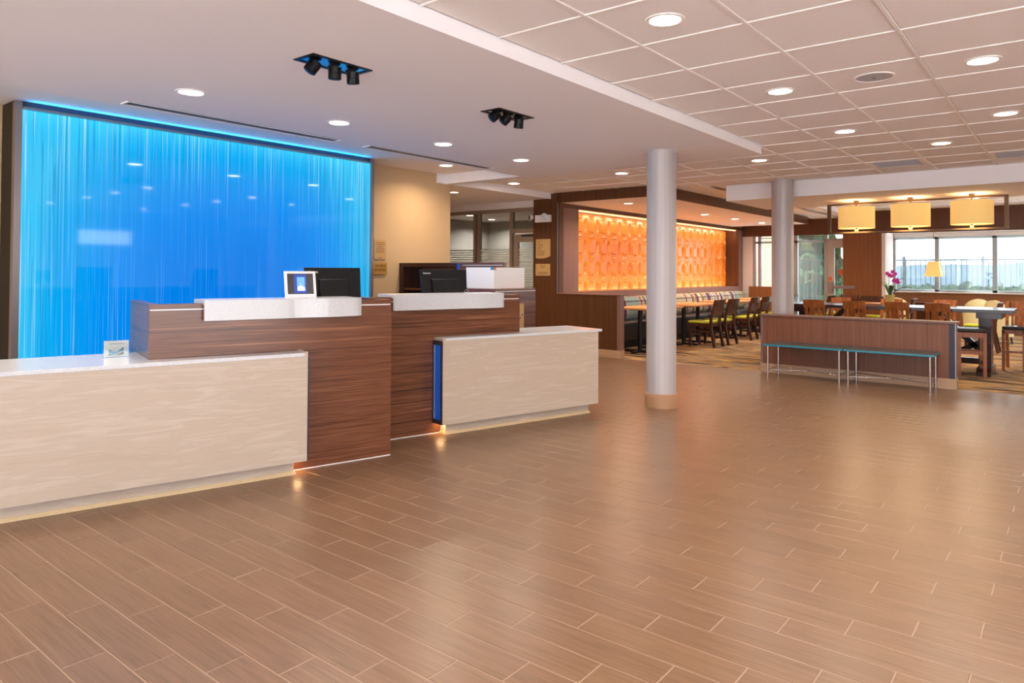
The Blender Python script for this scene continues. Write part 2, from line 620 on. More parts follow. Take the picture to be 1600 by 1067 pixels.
for ar, xc, yc in tiles[300:]:
    if xc < XW and yc < 7.2:
        continue
    mb.add([(x + xc, y + yc, z) for x, y, z in tv], tf)
o = mb.build('floor_tile_field', 'floor_tile', floor)
o['kind'] = 'stuff'

struct(B('floor_dining', 'carpet', -7.2, XE + .2, YD, 19.0, -0.12, 0.001), 'striped brown and gold carpet of the dining area', 'floor')

# walls of the lobby
struct(B('wall_left', 'beige_paper', XW - .16, XW, YB - .2, 7.28, 0, 3.0))
w = MB()
for (y0, y1, z0, z1) in ((YB - .2, -3.5, 0, 3), (-3.5, 3.1, 0, .12), (-3.5, 3.1, 2.44, 3), (3.1, 6.27, 0, 3), (6.27, 7.44, 0, 1.92), (6.27, 7.44, 2.24, 3), (7.44, 14.6, 0, 3), (14.6, 17.8, 0, .3), (14.6, 17.8, 2.5, 3), (17.8, 19, 0, 3)):
    w.box(XE, XE + .2, y0, y1, z0, z1)
struct(w.build('wall_right', 'white_wall'))
w = MB()
for (x0, x1, z0, z1) in ((XW - .16, -4.8, 0, 3), (-4.8, 3.4, 0, .12), (-4.8, 3.4, 2.44, 3), (3.4, XE + .2, 0, 3)):
    w.box(x0, x1, YB - .2, YB, z0, z1)
struct(w.build('wall_behind', 'white_wall'))
m = MB()
for i in range(7):
    x = -4.8 + 8.2 * i / 6
    m.box(x - .03, x + .03, YB - .12, YB - .04, .12, 2.44)
struct(m.build('window_4', 'aluminium'))
m = MB()
for i in range(6):
    y = -3.5 + 6.6 * i / 5
    m.box(XE + .05, XE + .13, y - .03, y + .03, .12, 2.44)
struct(m.build('window_5', 'aluminium'))

# plaster ceiling over the desks, with the raised slot along the lit wall
cs = MB()
cs.prism([(-5.48, YB - .2), (-2.522, YB - .2), (-2.522, 7.27), (XW, 7.27), (XW, 7.13), (-5.48, 7.13)], ZS, 3.0).box(-5.57, -5.48, YB - .2, 7.13, ZS, ZS + .02)
struct(cs.build('ceiling_plaster', 'plaster'), 'smooth white plaster ceiling dropped over the reception desks', 'ceiling')
struct(B('ceiling_slot', 'plaster', XW, -5.48, YB - .2, 7.13, ZR, 3.0), 'raised ceiling slot along the lit blue wall', 'ceiling')

# tile ceiling
ceil = struct(MB().box(-2.52, XE + .2, YB - .2, 7.27, ZC + .03, 3.02).box(-6.9, XE + .2, 7.27, 10.45, ZC + .03, 3.02).box(-4.9, -4.1, 10.45, 18, ZC + .03, 3.02).build('ceiling', 'plaster'))
P = 0.61
X0, Y0 = -1.955, 3.64
vent_cells = {(0, 9), (2, 9)}


def tile_ok(xc, yc):
    if xc < -2.54 and yc < 7.3:
        return False
    if xc < -6.9 + .05:
        return False
    if yc > 9.65 and xc < -4.9:
        return False
    if yc > 10.3 and xc > -4.2:
        return False
    return yc < 18


cme = {}
far_tiles = MB()
for i in range(-9, 11):
    for j in range(-13, 24):
        x0, x1, y0, y1 = X0 + i * P, X0 + (i + 1) * P, Y0 + j * P, Y0 + (j + 1) * P
        xc, yc = (x0 + x1) / 2, (y0 + y1) / 2
        if not tile_ok(xc, yc) or (i, j) in vent_cells:
            continue
        cx0, cx1, cy0, cy1 = x0, x1, y0, y1
        if yc < 7.3:
            cx0 = max(cx0, -2.522)
        else:
            cx0 = max(cx0, -6.9)
        q = proj(xc, yc, ZC)
        shown = q is not None and -90 < q[0] < 1690 and -60 < q[1] < 320 and yc < 10.3
        g = 0.011
        if shown:
            key = (round(cx1 - cx0, 3), round(cy1 - cy0, 3))
            if key not in cme:
                hx, hy = key[0] / 2 - g, key[1] / 2 - g
                e = .004
                me = bpy.data.meshes.new('ceiling_tile')
                me.from_pydata([(-hx, -hy, 0.006), (hx, -hy, 0.006), (hx, hy, 0.006), (-hx, hy, 0.006), (-hx + e, -hy + e, 0), (hx - e, -hy + e, 0), (hx - e, hy - e, 0), (-hx + e, hy - e, 0)], [],
                               [(4, 7, 6, 5), (0, 4, 5, 1), (1, 5, 6, 2), (2, 6, 7, 3), (3, 7, 4, 0)])
                me.materials.append(MATS['acoustic'])
                cme[key] = me
            o = bpy.data.objects.new('ceiling_tile', cme[key])
            COL.objects.link(o)
            o.parent = ceil
            o.location = ((cx0 + cx1) / 2, (cy0 + cy1) / 2, ZC + .002)
        else:
            far_tiles.add([(cx0, cy0, ZC + .003), (cx1, cy0, ZC + .003), (cx1, cy1, ZC + .003), (cx0, cy1, ZC + .003)], [(0, 3, 2, 1)])
o = far_tiles.build('ceiling_tile_field', 'acoustic', ceil)
o['kind'] = 'stuff'
TB = 0.0095
for i in range(-9, 11):
    x = X0 + i * P
    if x > XE:
        continue
    if x < -2.55:
        y0, y1 = 7.28, (9.65 if x < -4.9 else 10.3)
    else:
        y0, y1 = YB, 10.3
    B('tee_bar', 'tee_metal', x - TB, x + TB, y0, y1, ZC - .004, ZC + .01, ceil)
for j in range(-12, 12):
    y = Y0 + j * P
    if y > 10.3:
        continue
    x0 = -2.52 if y < 7.3 else (-6.9 if y < 9.6 else -4.9)
    B('cross_tee', 'tee_metal', x0, XE, y - TB * .7, y + TB * .7, ZC - .003, ZC + .01, ceil)

# ceiling air grilles
for n, (i, j) in enumerate(sorted(vent_cells)):
    x0, y0 = X0 + i * P, Y0 + j * P
    t = thing('ceiling_air_grille', ('grey louvred air grille in the tile ceiling, left of two beside the grey bulkhead', 'grey louvred air grille in the tile ceiling at the photo\'s right edge')[n], 'air vent', (x0 + P / 2, y0 + P / 2, ZC), 0, 'ceiling air grilles')
    m = MB()
    a, b2 = P / 2 - .012, P / 2 - .06
    m.box(-a, a, -a, -b2, -.004, .012).box(-a, a, b2, a, -.004, .012).box(-a, -b2, -b2, b2, -.004, .012).box(b2, a, -b2, b2, -.004, .012)
    m.build('frame', 'tee_metal', t)
    B('backing', 'grey_plastic', -b2, b2, -b2, b2, .02, .026, t)
    for s_ in range(14):
        y = -b2 + .02 + s_ * (2 * b2 - .04) / 13
        MB().bar((-b2, y, .006), (b2, y, .006), .026, .003, up=(0, .6, .8)).build('louvre', 'paper_grey', t)

# corridor beyond the left wall, glazed meeting room
struct(MB().box(-11.4, -6.9, 7.0, 9.72, ZS + .004, 3.0).build('ceiling_corridor', 'plaster'), 'lower beige corridor ceiling in front of the glazed room', 'ceiling')
struct(B('trim_1', 'plaster', -6.9, -6.88, 7.27, 9.65, ZS - .001, ZC + .03))
struct(B('wall_corridor', 'beige_paper', -11.5, -11.4, 7.0, 13.5, 0, 3.0))
struct(B('wall_corridor_end', 'beige_paper', -11.4, XW - .16, 6.9, 7.0, 0, 3.0))
struct(B('floor_office', 'carpet', -11.5, -7.2, YD, 13.5, -.12, 0.0))
struct(MB().box(-11.4, -7.28, 13.2, 13.35, 0, 3).build('wall_office', 'grey_wall'))
struct(B('wall_office_side', 'grey_wall', -11.4, -11.3, 9.84, 13.2, 0, 2.6))
struct(B('wall_office_end', 'grey_wall', -7.3, -7.19, 9.82, 13.2, 0, 2.6))
struct(B('ceiling_office', 'white_wall', -11.4, -7.05, 9.82, 13.3, 2.55, 2.7))
YG = 9.74
struct(B('trim_2', 'white_wall', -11.4, -7.28, YG - .03, YG + .08, 2.46, ZS + .01))
g = struct(bpy.data.objects.new('window_1', None), 'taupe framed glass front of the meeting room', 'window')
COL.objects.link(g)
B('header_rail', 'taupe_frame', -11.4, -7.28, YG - .02, YG + .06, 2.395, 2.46, g)


def gx(px):   # x on the glass plane under an image column
    d = (px - 800) / FPX
    X = d * _cy - _sy
    Y = d * _sy + _cy
    return X / Y * YG


mull = [(gx(740.5), gx(743.5)), (gx(746), gx(749.5)), (gx(797), gx(801))]
for a, b2 in mull:
    B('mullion', 'taupe_frame', a, b2, YG - .02, YG + .06, 0, 2.395, g)
B('mullion_reflection', 'dark_edge', gx(743.5), gx(746), YG + .01, YG + .03, 0, 2.395, g)  # dark strip put in for a reflection between the two mullions
B('transom', 'taupe_frame', gx(801), -7.28, YG - .02, YG + .06, 2.02, 2.09, g)
B('sill_rail', 'taupe_frame', -11.4, gx(797), YG - .02, YG + .06, 0, .1, g)
B('pane', 'office_glass', -11.4, gx(740.5), YG + .02, YG + .028, .1, 2.395, g)
B('pane', 'office_glass', gx(749.5), gx(797), YG + .02, YG + .028, .1, 2.395, g)
B('pane', 'office_glass', gx(801), -7.28, YG + .02, YG + .028, 2.09, 2.395, g)
B('frosted_band', 'banded_film', -11.4, gx(740.5), YG + .012, YG + .016, .6, 1.76, g)
B('frosted_band', 'banded_film', gx(749.5), gx(797), YG + .012, YG + .016, .6, 1.76, g)
dr = struct(bpy.data.objects.new('door_1', None), 'taupe framed glass door of the meeting room', 'door')
COL.objects.link(dr)
dx0 = gx(803)
m = MB().box(dx0, dx0 + .10, YG - .01, YG + .035, 0, 2.0).box(dx0 + .10, -7.24, YG - .01, YG + .035, 1.86, 2.0).box(dx0 + .10, -7.24, YG - .01, YG + .035, 0, .2)
m.build('door_frame', 'taupe_frame', dr)
B('door_glass', 'office_glass', dx0 + .10, -7.24, YG + .01, YG + .016, .2, 1.86, dr)
B('frosted_band', 'banded_film', dx0 + .10, -7.24, YG + .002, YG + .006, .2, 1.76, dr)
B('closer_arm', 'dark_edge', -7.55, -7.26, YG - .04, YG - .012, 1.955, 1.985, dr)

# brown end wall, low wall beside the banquette
YN = 9.65
struct(MB().box(-7.244, -6.73, YN, YN + .16, 0, ZC + .03).build('wall_end', 'brown_laminate'))
struct(B('wall_low', 'brown_laminate', -6.73, -5.60, YN, YN + .12, 0.12, .975))
struct(B('baseboard_low', 'base_tile', -7.244, -5.54, YN - .012, YN + .125, 0, .12))
struct(B('trim_3', 'mauve_laminate', -6.75, -5.53, YN - .015, YN + .14, .975, .995))
struct(B('trim_4', 'mauve_laminate', -5.60, -5.545, YN - .004, YN + .124, .12, .975))
struct(B('trim_5', 'edge_metal', -6.742, -6.73, YN - .012, YN + .02, .995, ZN))

# dining room left wall with the recessed orange feature
XN, XO = -6.73, -7.10
OY0, OY1, OZ0, OZ1 = 10.272, 17.72, 1.0, 2.43
w = MB()
w.box(XN - .45, XN, YN + .16, OY0, 0, ZD + .1).box(XN - .45, XN, OY1, 18.1, 0, ZD + .1).box(XN - .45, XN, OY0, OY1, 0, OZ0).box(XN - .45, XN, OY0, OY1, OZ1 + .004, ZD + .1)
struct(w.build('wall_dining_left', 'mauve_laminate'))
struct(MB().box(XO - .06, XO - .02, OY0, OY1, OZ0, OZ1).build('wall_niche', 'orange_panel'))
struct(B('ceiling_niche', 'plaster', XO - .02, XN - .012, OY0, OY1, OZ1, OZ1 + .004))
struct(B('trim_10', 'brown_laminate', XO - .02, XN + .001, OY1 - .012, OY1, OZ0, OZ1))
fe = thing('orange_relief_feature', 'long glowing orange relief panel wall recessed above the banquette', 'wall panel', (XO, OY0, OZ0))
CW, CH = 0.4145, 0.394


def relief(u, v):
    """one repeat of the moulded pattern: tall raised capsule, lens shaped hollow between capsules, stepped discs above and below"""
    a, b2 = u % 1.0, v % 1.0
    h = .035
    ac = a if a < .5 else a - 1
    q = 1 - ((b2 - .5) / .34) ** 2
    wl = .15 * math.sqrt(max(0, q))
    if abs(ac) < wl:
        h -= .06 * math.sqrt(q) * (1 - (ac / wl) ** 2)
    else:
        du = (a - .5) / .33
        dv = max(abs(b2 - .5) - .14, 0) / .24
        r = math.hypot(du, dv)
        if r < 1:
            h += .022 * min(1, (1 - r) * 3.2)
    bb = b2 if b2 < .5 else b2 - 1
    rd = math.hypot((a - .5) / .27, bb / .21)
    if rd < 1:
        h = .03 + .02 * math.cos(PI / 2 * rd) + .007 * math.cos(3 * PI * (bb / .21 + .4 * ((a - .5) / .27) ** 2)) * min(1, (1 - rd) * 4)
    return h


npan = 6
LY = OY1 - OY0
for pi_ in range(npan):
    ya, yb = LY * pi_ / npan, LY * (pi_ + 1) / npan
    nu, nv = int((yb - ya) / CW * 36), int((OZ1 - OZ0) / CH * 36)
    vs, fs = [], []
    for jv in range(nv + 1):
        for iu in range(nu + 1):
            yy = ya + .002 + (yb - ya - .004) * iu / nu
            zz = (OZ1 - OZ0 - .03) * jv / nv
            edge = .0 if 0 < iu < nu else -.006
            vs.append((relief((yy + OY0 - 11.02) / CW, (zz + OZ0 - 1.413) / CH + .5) + edge, yy, zz))
    for jv in range(nv):
        for iu in range(nu):
            k = jv * (nu + 1) + iu
            fs.append((k, k + 1, k + nu + 2, k + nu + 1))
    MB().add(vs, fs).build('relief_panel', 'orange_panel', fe, smooth=True)
B('light_strip', 'led_glow', .26, .30, .01, LY - .01, OZ1 - OZ0 - .022, OZ1 - OZ0 - .002, fe)
area('orange_wash', (XO + .28, (OY0 + OY1) / 2, OZ1 - .03), (0, math.radians(32), 0), .05, LY - .1, 22, (1.0, .82, .66), None)
area('amber_wash', (XO + .24, (OY0 + OY1) / 2, OZ0 + .02), (0, math.radians(180 - 30), 0), .04, LY - .1, 9, (1.0, .80, .30), None)

# lowered ceiling over the banquette and its brown fascia
struct(B('ceiling_banquette', 'plaster', XN, -4.93, YN + .03, 17.3, ZN, ZN + .1))
struct(MB().box(XN - .02, -4.90, YN, YN + .03, ZN - .004, ZC + .03).box(-4.93, -4.90, YN + .03, 17.3, ZN - .004, ZC + .03).box(XN, -4.93, 17.27, 17.3, ZN - .004, ZD).build('trim_6', 'brown_laminate'))
struct(MB().box(XN - .02, XN + .003, YN + .03, 18, OZ1, ZN).build('trim_7', 'brown_laminate'))

# grey bulkhead over the communal table and the dining ceiling
bl = MB().prism([(-4.17, 10.47), (XE + .2, 9.95), (XE + .2, 11.75), (-4.17, 12.3)], 2.44, 3.0)
struct(bl.build('ceiling_bulkhead', 'plaster'), 'flat plaster bulkhead carrying the drum pendant over the communal table', 'ceiling')
cd = struct(B('ceiling_dining', 'acoustic', -6.9, XE + .2, 11.7, 18.1, ZD, ZD + .15), 'white tiled ceiling of the dining area', 'ceiling')
for i in range(16):
    x = -5.1 + i * .61
    B('tee_bar', 'tee_metal', x - .012, x + .012, 11.7, 18.0, ZD - .006, ZD, cd)
for j in range(11):
    y = 11.9 + j * .61
    B('cross_tee', 'tee_metal', -4.9, XE, y - .012, y + .012, ZD - .006, ZD, cd)

# far wall: header, windows, pilaster, bay
YF, YBAY = 18.0, 18.9
w = MB()
w.box(-6.9, XE + .2, YF, YF + .15, 2.27, ZD + .1)
struct(w.build('wall_header', 'brown_laminate'))
struct(B('wall_far', 'white_wall', XN, -6.47, YF, YF + .15, 0, 2.27))
struct(B('wall_pilaster', 'brown_laminate_lit', -4.31, -3.475, YF - .02, YF + .15, 0, 2.27))
struct(B('trim_8', 'white_wall', -3.475, -3.40, YF - .03, YBAY, 0, 2.27))
struct(MB().box(-3.475, XE + .2, YF + .15, YBAY + .1, 2.30, 2.45).box(-3.475, XE + .2, YBAY, YBAY + .1, 2.20, 2.30).build('ceiling_bay', 'white_wall'))
struct(B('wall_low_far', 'brown_laminate_lit', XN + .26, -5.45, 17.72, 17.82, 0, 1.0))
struct(MB().box(-3.40, XE + .2, YBAY, YBAY + .1, 0, .90).box(-3.40, -3.385, YBAY - .02, YBAY, .9, 2.3).build('wall_bay', 'brown_laminate_lit'))
struct(B('trim_9', 'white_wall', -3.40, XE + .2, YBAY - .06, YBAY + .02, .90, .925))
g = struct(bpy.data.objects.new('window_2', None), 'wide window of the bay behind sheer curtains', 'window')
COL.objects.link(g)
wx = [-3.40, -2.50, -1.39, -.28, .83, 1.94, 3.05, 4.16]
for i, x in enumerate(wx):
    wd_ = .05 if i == 0 else .045
    B('mullion', 'aluminium', x - wd_, x + wd_, YBAY + .0, YBAY + .1, .925, 2.20, g)
B('head_rail', 'aluminium', wx[0], wx[-1], YBAY, YBAY + .1, 2.15, 2.20, g)
B('sill_rail', 'aluminium', wx[0], wx[-1], YBAY, YBAY + .1, .925, .975, g)
for a, b2 in zip(wx[:-1], wx[1:]):
    B('pane', 'window_glass', a + .045, b2 - .045, YBAY + .05, YBAY + .058, .975, 2.15, g)
g = struct(bpy.data.objects.new('window_3', None), 'full height window beside the terrace door', 'window')
COL.objects.link(g)
for x in (-6.44, -6.30, -5.40, -4.70):
    B('mullion', 'aluminium', x - .04, x + .04, YF + .02, YF + .12, 0, 2.27, g)
B('transom', 'aluminium', -6.44, -4.70, YF + .02, YF + .12, 2.09, 2.14, g)
B('sill_rail', 'aluminium', -6.44, -4.70, YF + .02, YF + .12, 0, .08, g)
for a, b2 in ((-6.30, -5.40), (-5.40, -4.70)):
    B('pane', 'window_glass', a + .04, b2 - .04, YF + .06, YF + .068, .08, 2.09, g)
    B('pane', 'window_glass', a + .04, b2 - .04, YF + .06, YF + .068, 2.14, 2.27, g)
dr = struct(bpy.data.objects.new('door_2', None), 'pale glazed terrace door with a push bar', 'door')
COL.objects.link(dr)
MB().box(-4.66, -4.51, YF + .03, YF + .08, 0, 2.13).box(-4.51, -4.05, YF + .03, YF + .08, 1.95, 2.13).box(-4.51, -4.05, YF + .03, YF + .08, 0, .25).build('door_frame', 'door_paint', dr)
B('head_frame', 'aluminium', -4.66, -4.30, YF + .02, YF + .12, 2.13, 2.18, dr)
B('pane', 'window_glass', -4.66, -4.30, YF + .06, YF + .068, 2.18, 2.27, dr)
B('door_glass', 'window_glass', -4.51, -4.05, YF + .05, YF + .056, .25, 1.95, dr)
B('push_bar', 'edge_metal', -4.60, -4.05, YF - .04, YF + .0, .98, 1.05, dr)
B('bar_bracket', 'edge_metal', -4.64, -4.55, YF - .05, YF + .03, .90, 1.14, dr)
B('warning_label', 'sign_red', -4.64, -4.56, YF + .024, YF + .03, 1.16, 1.26, dr)
B('notice', 'sign_red', -4.42, -4.30, YF + .04, YF + .048, 1.30, 1.44, dr)
# sheer curtains
ci = 0
names = ['sheer white curtain over the bay window next to the brown pilaster', 'sheer white curtain behind the small tapered lamp\'s neighbouring bay pane',
         'sheer white curtain over the bay window pane at the photo\'s right edge']


def curtain(x0, x1, y, z0, z1, label):
    n = int((x1 - x0) / .02)
    vs, fs = [], []
    ph = random.random() * 9
    for i in range(n + 1):
        x = x0 + (x1 - x0) * i / n
        d = .022 * math.sin(x * 2 * PI / .14 + ph) + .01 * math.sin(x * 2 * PI / .31 + ph * 2)
        vs += [(x, y + d * .7, z0), (x, y + d, (z0 + z1) / 2), (x, y + d * .5, z1)]
    for i in range(n):
        for j in range(2):
            fs.append((i * 3 + j, i * 3 + 3 + j, i * 3 + 4 + j, i * 3 + 1 + j))
    t = thing('sheer_curtain', label, 'curtain', (0, 0, 0), 0, 'sheer window curtains')
    MB().add(vs, fs).build('cloth', 'sheer', t, smooth=True)
    MB().bar((x0, y, z1 + .012), (x1, y, z1 + .012), .01, n=8).build('rod', 'aluminium', t)
    return t


curtain(-3.36, -2.54, YBAY - .1, .95, 2.17, names[0])
curtain(-2.46, -1.43, YBAY - .1, .95, 2.17, names[1])
curtain(-1.35, .8, YBAY - .1, .95, 2.17, names[2])
curtain(-5.34, -4.76, YF - .06, .02, 2.2, 'full length sheer curtain beside the terrace door')
curtain(-6.26, -5.46, YF - .06, .02, 2.2, 'full length sheer curtain next to the banquette, half hidden by the column')

# ------------------------------------------------------------------ outdoors
struct(B('terrace', 'terrace', -30, 30, 19.1, 23.5, -.4, -.1), 'pale concrete terrace outside the dining windows', 'terrace')
struct(B('bounce_ground_side', 'terrace', XE + .3, 40, -30, 30, -.4, -.1), 'unseen pale paving added to bounce daylight through the lobby windows', 'ground')  # unseen paving, added and kept pale to bounce daylight onto the ceiling
struct(B('bounce_ground_front', 'terrace', -30, XE + .3, -40, YB - .3, -.4, -.1), 'unseen pale paving added to bounce daylight through the entrance', 'ground')  # second unseen paving slab, added for the same upward bounce
struct(B('wall_terrace', 'beige_paper', -9.0, -6.75, 18.16, 22, -.1, 3.2))
fn = thing('terrace_railing', 'dark metal picket railing on the terrace outside the windows', 'railing', (0, 22.3, -.1))
MB().box(-14, 8, -.025, .025, 1.80, 1.84).box(-14, 8, -.02, .02, .1, .14).build('rails', 'fence_metal', fn)
pk = MB().box(-.011, .011, -.011, .011, .1, 1.8)
po = pk.build('picket', 'fence_metal', fn)
po.location = (-13.9, 0, 0)
for i in range(1, 184):
    c = po.copy()
    COL.objects.link(c)
    c.location = (-13.9 + .12 * i, 0, 0)
for i in range(12):
    MB().box(-.035, .035, -.035, .035, 0, 1.92).build('post', 'fence_metal', fn, loc=(-13 + 1.85 * i, 0, 0))


def terrain(name, x0, x1, y0, y1, nx, ny, fz, mat):
    vs, fs = [], []
    for j in range(ny + 1):
        for i in range(nx + 1):
            x, y = x0 + (x1 - x0) * i / nx, y0 + (y1 - y0) * j / ny
            vs.append((x, y, fz(x, y)))
    for j in range(ny):
        for i in range(nx):
            k = j * (nx + 1) + i
            fs.append((k, k + 1, k + nx + 2, k + nx + 1))
    return MB().add(vs, fs).build(name, mat, smooth=True)


def bumps(x, y, a, s):
    return a * (math.sin(x / s + 1.3) * math.cos(y / s * 1.1) + .5 * math.sin(x / s * 2.7 + y / s * 1.9) + .3 * math.sin(x / s * 6.1 - y / s * 4.3))


def near_hill(x, y):
    d = (y - 60) / 60
    side = 1 / (1 + math.exp((x / y + .245) / .022))
    return -4 + 12 * side * math.exp(-((y - 95) / 28) ** 2) + bumps(x, y, .7, 2.4) + bumps(x, y, .5, 7)


struct(terrain('hillside', -140, 60, 45, 160, 130, 70, near_hill, 'hill_green'), 'green wooded hillside seen through the dining windows', 'hill')
struct(terrain('valley', -700, 700, 26, 900, 60, 60, lambda x, y: -1.5 - .012 * y + bumps(x, y, .5, 17), 'hill_green'), 'tree covered valley below the terrace', 'ground')
struct(terrain('distant_ridge', -900, 900, 800, 1300, 90, 20, lambda x, y: -20 + 34 * math.exp(-((y - 1050) / 130) ** 2) + bumps(x, y, 3.5, 60), 'hill_far_haze'), 'far ridge coloured hazy blue beyond the railing', 'hill')
fm = MB()
for i in range(700):
    y = random.uniform(60, 230)
    x = random.uniform(-.36, .03) * y
    r = random.uniform(.7, 1.7)
    z = max(near_hill(x, y) if y > 45 else -20, -1.5 - .012 * y) + r * .3
    vs = []
    n1, n2 = 7, 5
    for a in range(n2 + 1):
        for b2 in range(n1):
            th, ph = PI * a / n2, 2 * PI * b2 / n1
            rr = r * random.uniform(.75, 1.15)
            vs.append((x + rr * math.sin(th) * math.cos(ph), y + rr * math.sin(th) * math.sin(ph), z + rr * 1.25 * math.cos(th)))
    fs = [(a * n1 + b2, (a + 1) * n1 + b2, (a + 1) * n1 + (b2 + 1) % n1, a * n1 + (b2 + 1) % n1) for a in range(n2) for b2 in range(n1)]
    fm.add(vs, fs)
o = fm.build('forest', 'hill_green', smooth=True)
tag(o, 'green treetops below the terrace railing', 'trees', kind='stuff')

# ------------------------------------------------------------------ lit blue wall
t = thing('lit_water_wall', 'tall glowing blue panel with white vertical streaks behind the reception desks', 'wall panel', (-6.63, 1.95, 0))
B('lit_panel', 'lit_water_panel', -.03, 0, 0.0, 3.6, .02, 2.634, t)
B('box_body', 'black_plastic', -.30, -.032, -.045, 3.63, 0, 2.70, t)
B('side_frame', 'edge_metal', -.03, .03, -.05, -.001, 0, 2.69, t)
B('side_frame', 'edge_metal', -.10, .03, 3.601, 3.64, 0, 2.69, t)
B('head_frame', 'edge_metal', -.03, .06, -.001, 3.601, 2.635, 2.65, t)
B('head_frame', 'dark_edge', -.03, -.001, -.001, 3.601, 2.65, 2.70, t)
area('added_ceiling_glow', (.03, 1.8, 2.652), (PI, 0, 0), .05, 3.5, 4.5, (.0, .36, 1.0), t)  # added upward lamp that tints the ceiling slot blue
for z in (2.32, 1.66, .9):
    MB().lathe([(.018, 0), (.018, .012), (.01, .02)], 12).build('stud', 'chrome', t, loc=(-.13, 3.641, z)).rotation_euler = (-PI / 2, 0, 0)


# ------------------------------------------------------------------ reception desks
DA = math.radians(90 - 15.57264)
O1 = (-3.93, 3.494, 0)


def slab_poly(x0, x1, bulge_right):
    """plan of the white transaction top: straight, then a shallow wave, rounded end; y is away from the guest"""
    pts = []
    n = 28
    for i in range(n + 1):
        u = i / n
        x = x0 + (x1 - x0) * u
        d = -.05
        if u > .5:
            q = (u - .5) / .5
            d = -.05 - .022 * math.sin(PI * min(q * 1.15, 1)) ** 2 * (1 if q < .87 else 1) + .008 * math.sin(2 * PI * q)
        if u > .93:
            d += .03 * ((u - .93) / .07) ** 2
        pts.append((x, d))
    return pts


def desk(label, wood_x0, wood_x1, slab_x0, slab_x1, low_x0, low_x1, dy, lit_end, foot_x0, foot_x1):
    """local x along the front, y to the back; dy shifts the desk front back"""
    t = thing('reception_desk', label, 'reception desk', O1, DA)
    # tall walnut block with a white inlay line near its top
    B('wood_front', 'walnut', wood_x0, wood_x1, dy, dy + .05, 0.004, 1.138, t, bevel=.002)
    B('wood_side', 'walnut', wood_x0, wood_x0 + .05, dy + .05, dy + .77, 0.004, 1.138, t)
    B('wood_side', 'walnut', wood_x1 - .05, wood_x1, dy + .05, dy + .77, 0.004, 1.138, t)
    B('work_surface', 'espresso', wood_x0 + .05, wood_x1 - .05, dy + .05, dy + .77, .97, 1.0, t)
    MB().box(wood_x0 + .004, wood_x1 - .012, dy - .0016, dy + .002, 1.099, 1.1065).build('inlay_line', 'inlay', t)
    B('plinth_line', 'inlay', wood_x0 + .002, wood_x1 - .002, dy - .003, dy + .76, 0, .006, t)
    pf = [(x, y + dy) for x, y in slab_poly(slab_x0, slab_x1, True)]
    poly = pf + [(slab_x1, dy + .26), (slab_x0, dy + .26)]
    back = [(x, y + .028) for x, y in pf]
    MB().prism(pf + back[::-1], 1.03, 1.128).prism(poly, 1.128, 1.157).build('transaction_top', 'quartz', t)
    # low accessible counter
    tp = dy - .15
    ext = .0 if lit_end == 'right' else .045
    B('front_panel', 'maple', low_x0, low_x1, tp, tp + .02, .093, .777 if lit_end == 'left' else .782, t)
    if lit_end == 'left':
        B('countertop', 'quartz', low_x0 + .022, low_x1 + ext, tp - .004, dy + .37, .777, .80, t, bevel=.002)
        B('end_panel', 'maple', low_x0, low_x0 + .02, tp, dy - .001, .777, .797, t)
        B('side_panel', 'maple', low_x1 - .02, low_x1, tp + .02, dy + .36, .093, .777, t)
    else:
        B('countertop', 'quartz', low_x0 - .03, low_x1 - .022, tp - .004, dy + .50, .782, .805, t, bevel=.002)
        B('end_panel', 'maple', low_x1 - .02, low_x1, tp, dy - .001, .782, .81, t)
        B('side_panel', 'maple', low_x0, low_x0 + .02, tp + .02, dy + .49, .093, .782, t)
    B('toe_kick', 'maple', foot_x0, foot_x1, dy - .085, dy - .001, .0, .093, t)
    MB().box(foot_x0 - .012, foot_x1 + .012, dy - .10, dy - .001, 0, .012).box(foot_x0 - .006, foot_x1 + .006, dy - .093, dy - .001, .012, .02).build('shoe_trim', 'blond_trim', t)
    fx0, fx1 = (wood_x1 + .002, foot_x1) if lit_end == 'left' else (foot_x0, wood_x0 - .002)
    B('toe_kick', 'maple', fx0, fx1, dy, dy + .3, 0, .093, t)
    B('underside', 'maple', low_x0, low_x1, tp + .02, dy - .001, .093, .11, t)
    # blue lit end
    s = -1 if lit_end == 'left' else 1
    xe = low_x0 if lit_end == 'left' else low_x1

    def bx(a, b2, *r):
        a, b2 = xe + s * a, xe + s * b2
        return (min(a, b2), max(a, b2)) + r
    fr = MB()
    fr.box(*bx(.001, .012, tp + .0005, dy - .002, .095, .13)).box(*bx(.001, .012, tp + .0005, dy - .002, .74, .776)).box(*bx(.001, .012, tp + .0005, tp + .02, .13, .74)).box(*bx(.001, .012, dy - .018, dy - .002, .13, .74))
    f = fr.build('end_frame', 'dark_edge', t)
    B('lit_glass', 'lit_blue_glass', *bx(.001, .006, tp + .02, dy - .018, .13, .74), parent=f)
    B('glass_edge', 'bright_edge', *bx(.006, .0125, dy - .03, dy - .0185, .132, .738), parent=f)
    fx = foot_x0 - .035 if lit_end == 'left' else foot_x1 + .035
    area('toe_light', (fx, dy - .06, .088), (0, 0, 0), .05, .08, .28, (1.0, .58, .26), t)
    return t


d1 = desk('walnut reception desk with a maple low counter along the photo\'s left edge', -1.595, .008, -1.292, -.238, -2.39, -.67, 0.0, 'right', -2.32, -.735)
d2 = desk('walnut reception desk whose maple counter stands free towards the round columns', .012, 1.49, .215, 1.30, .604, 2.317, .421, 'left', .67, 2.25)


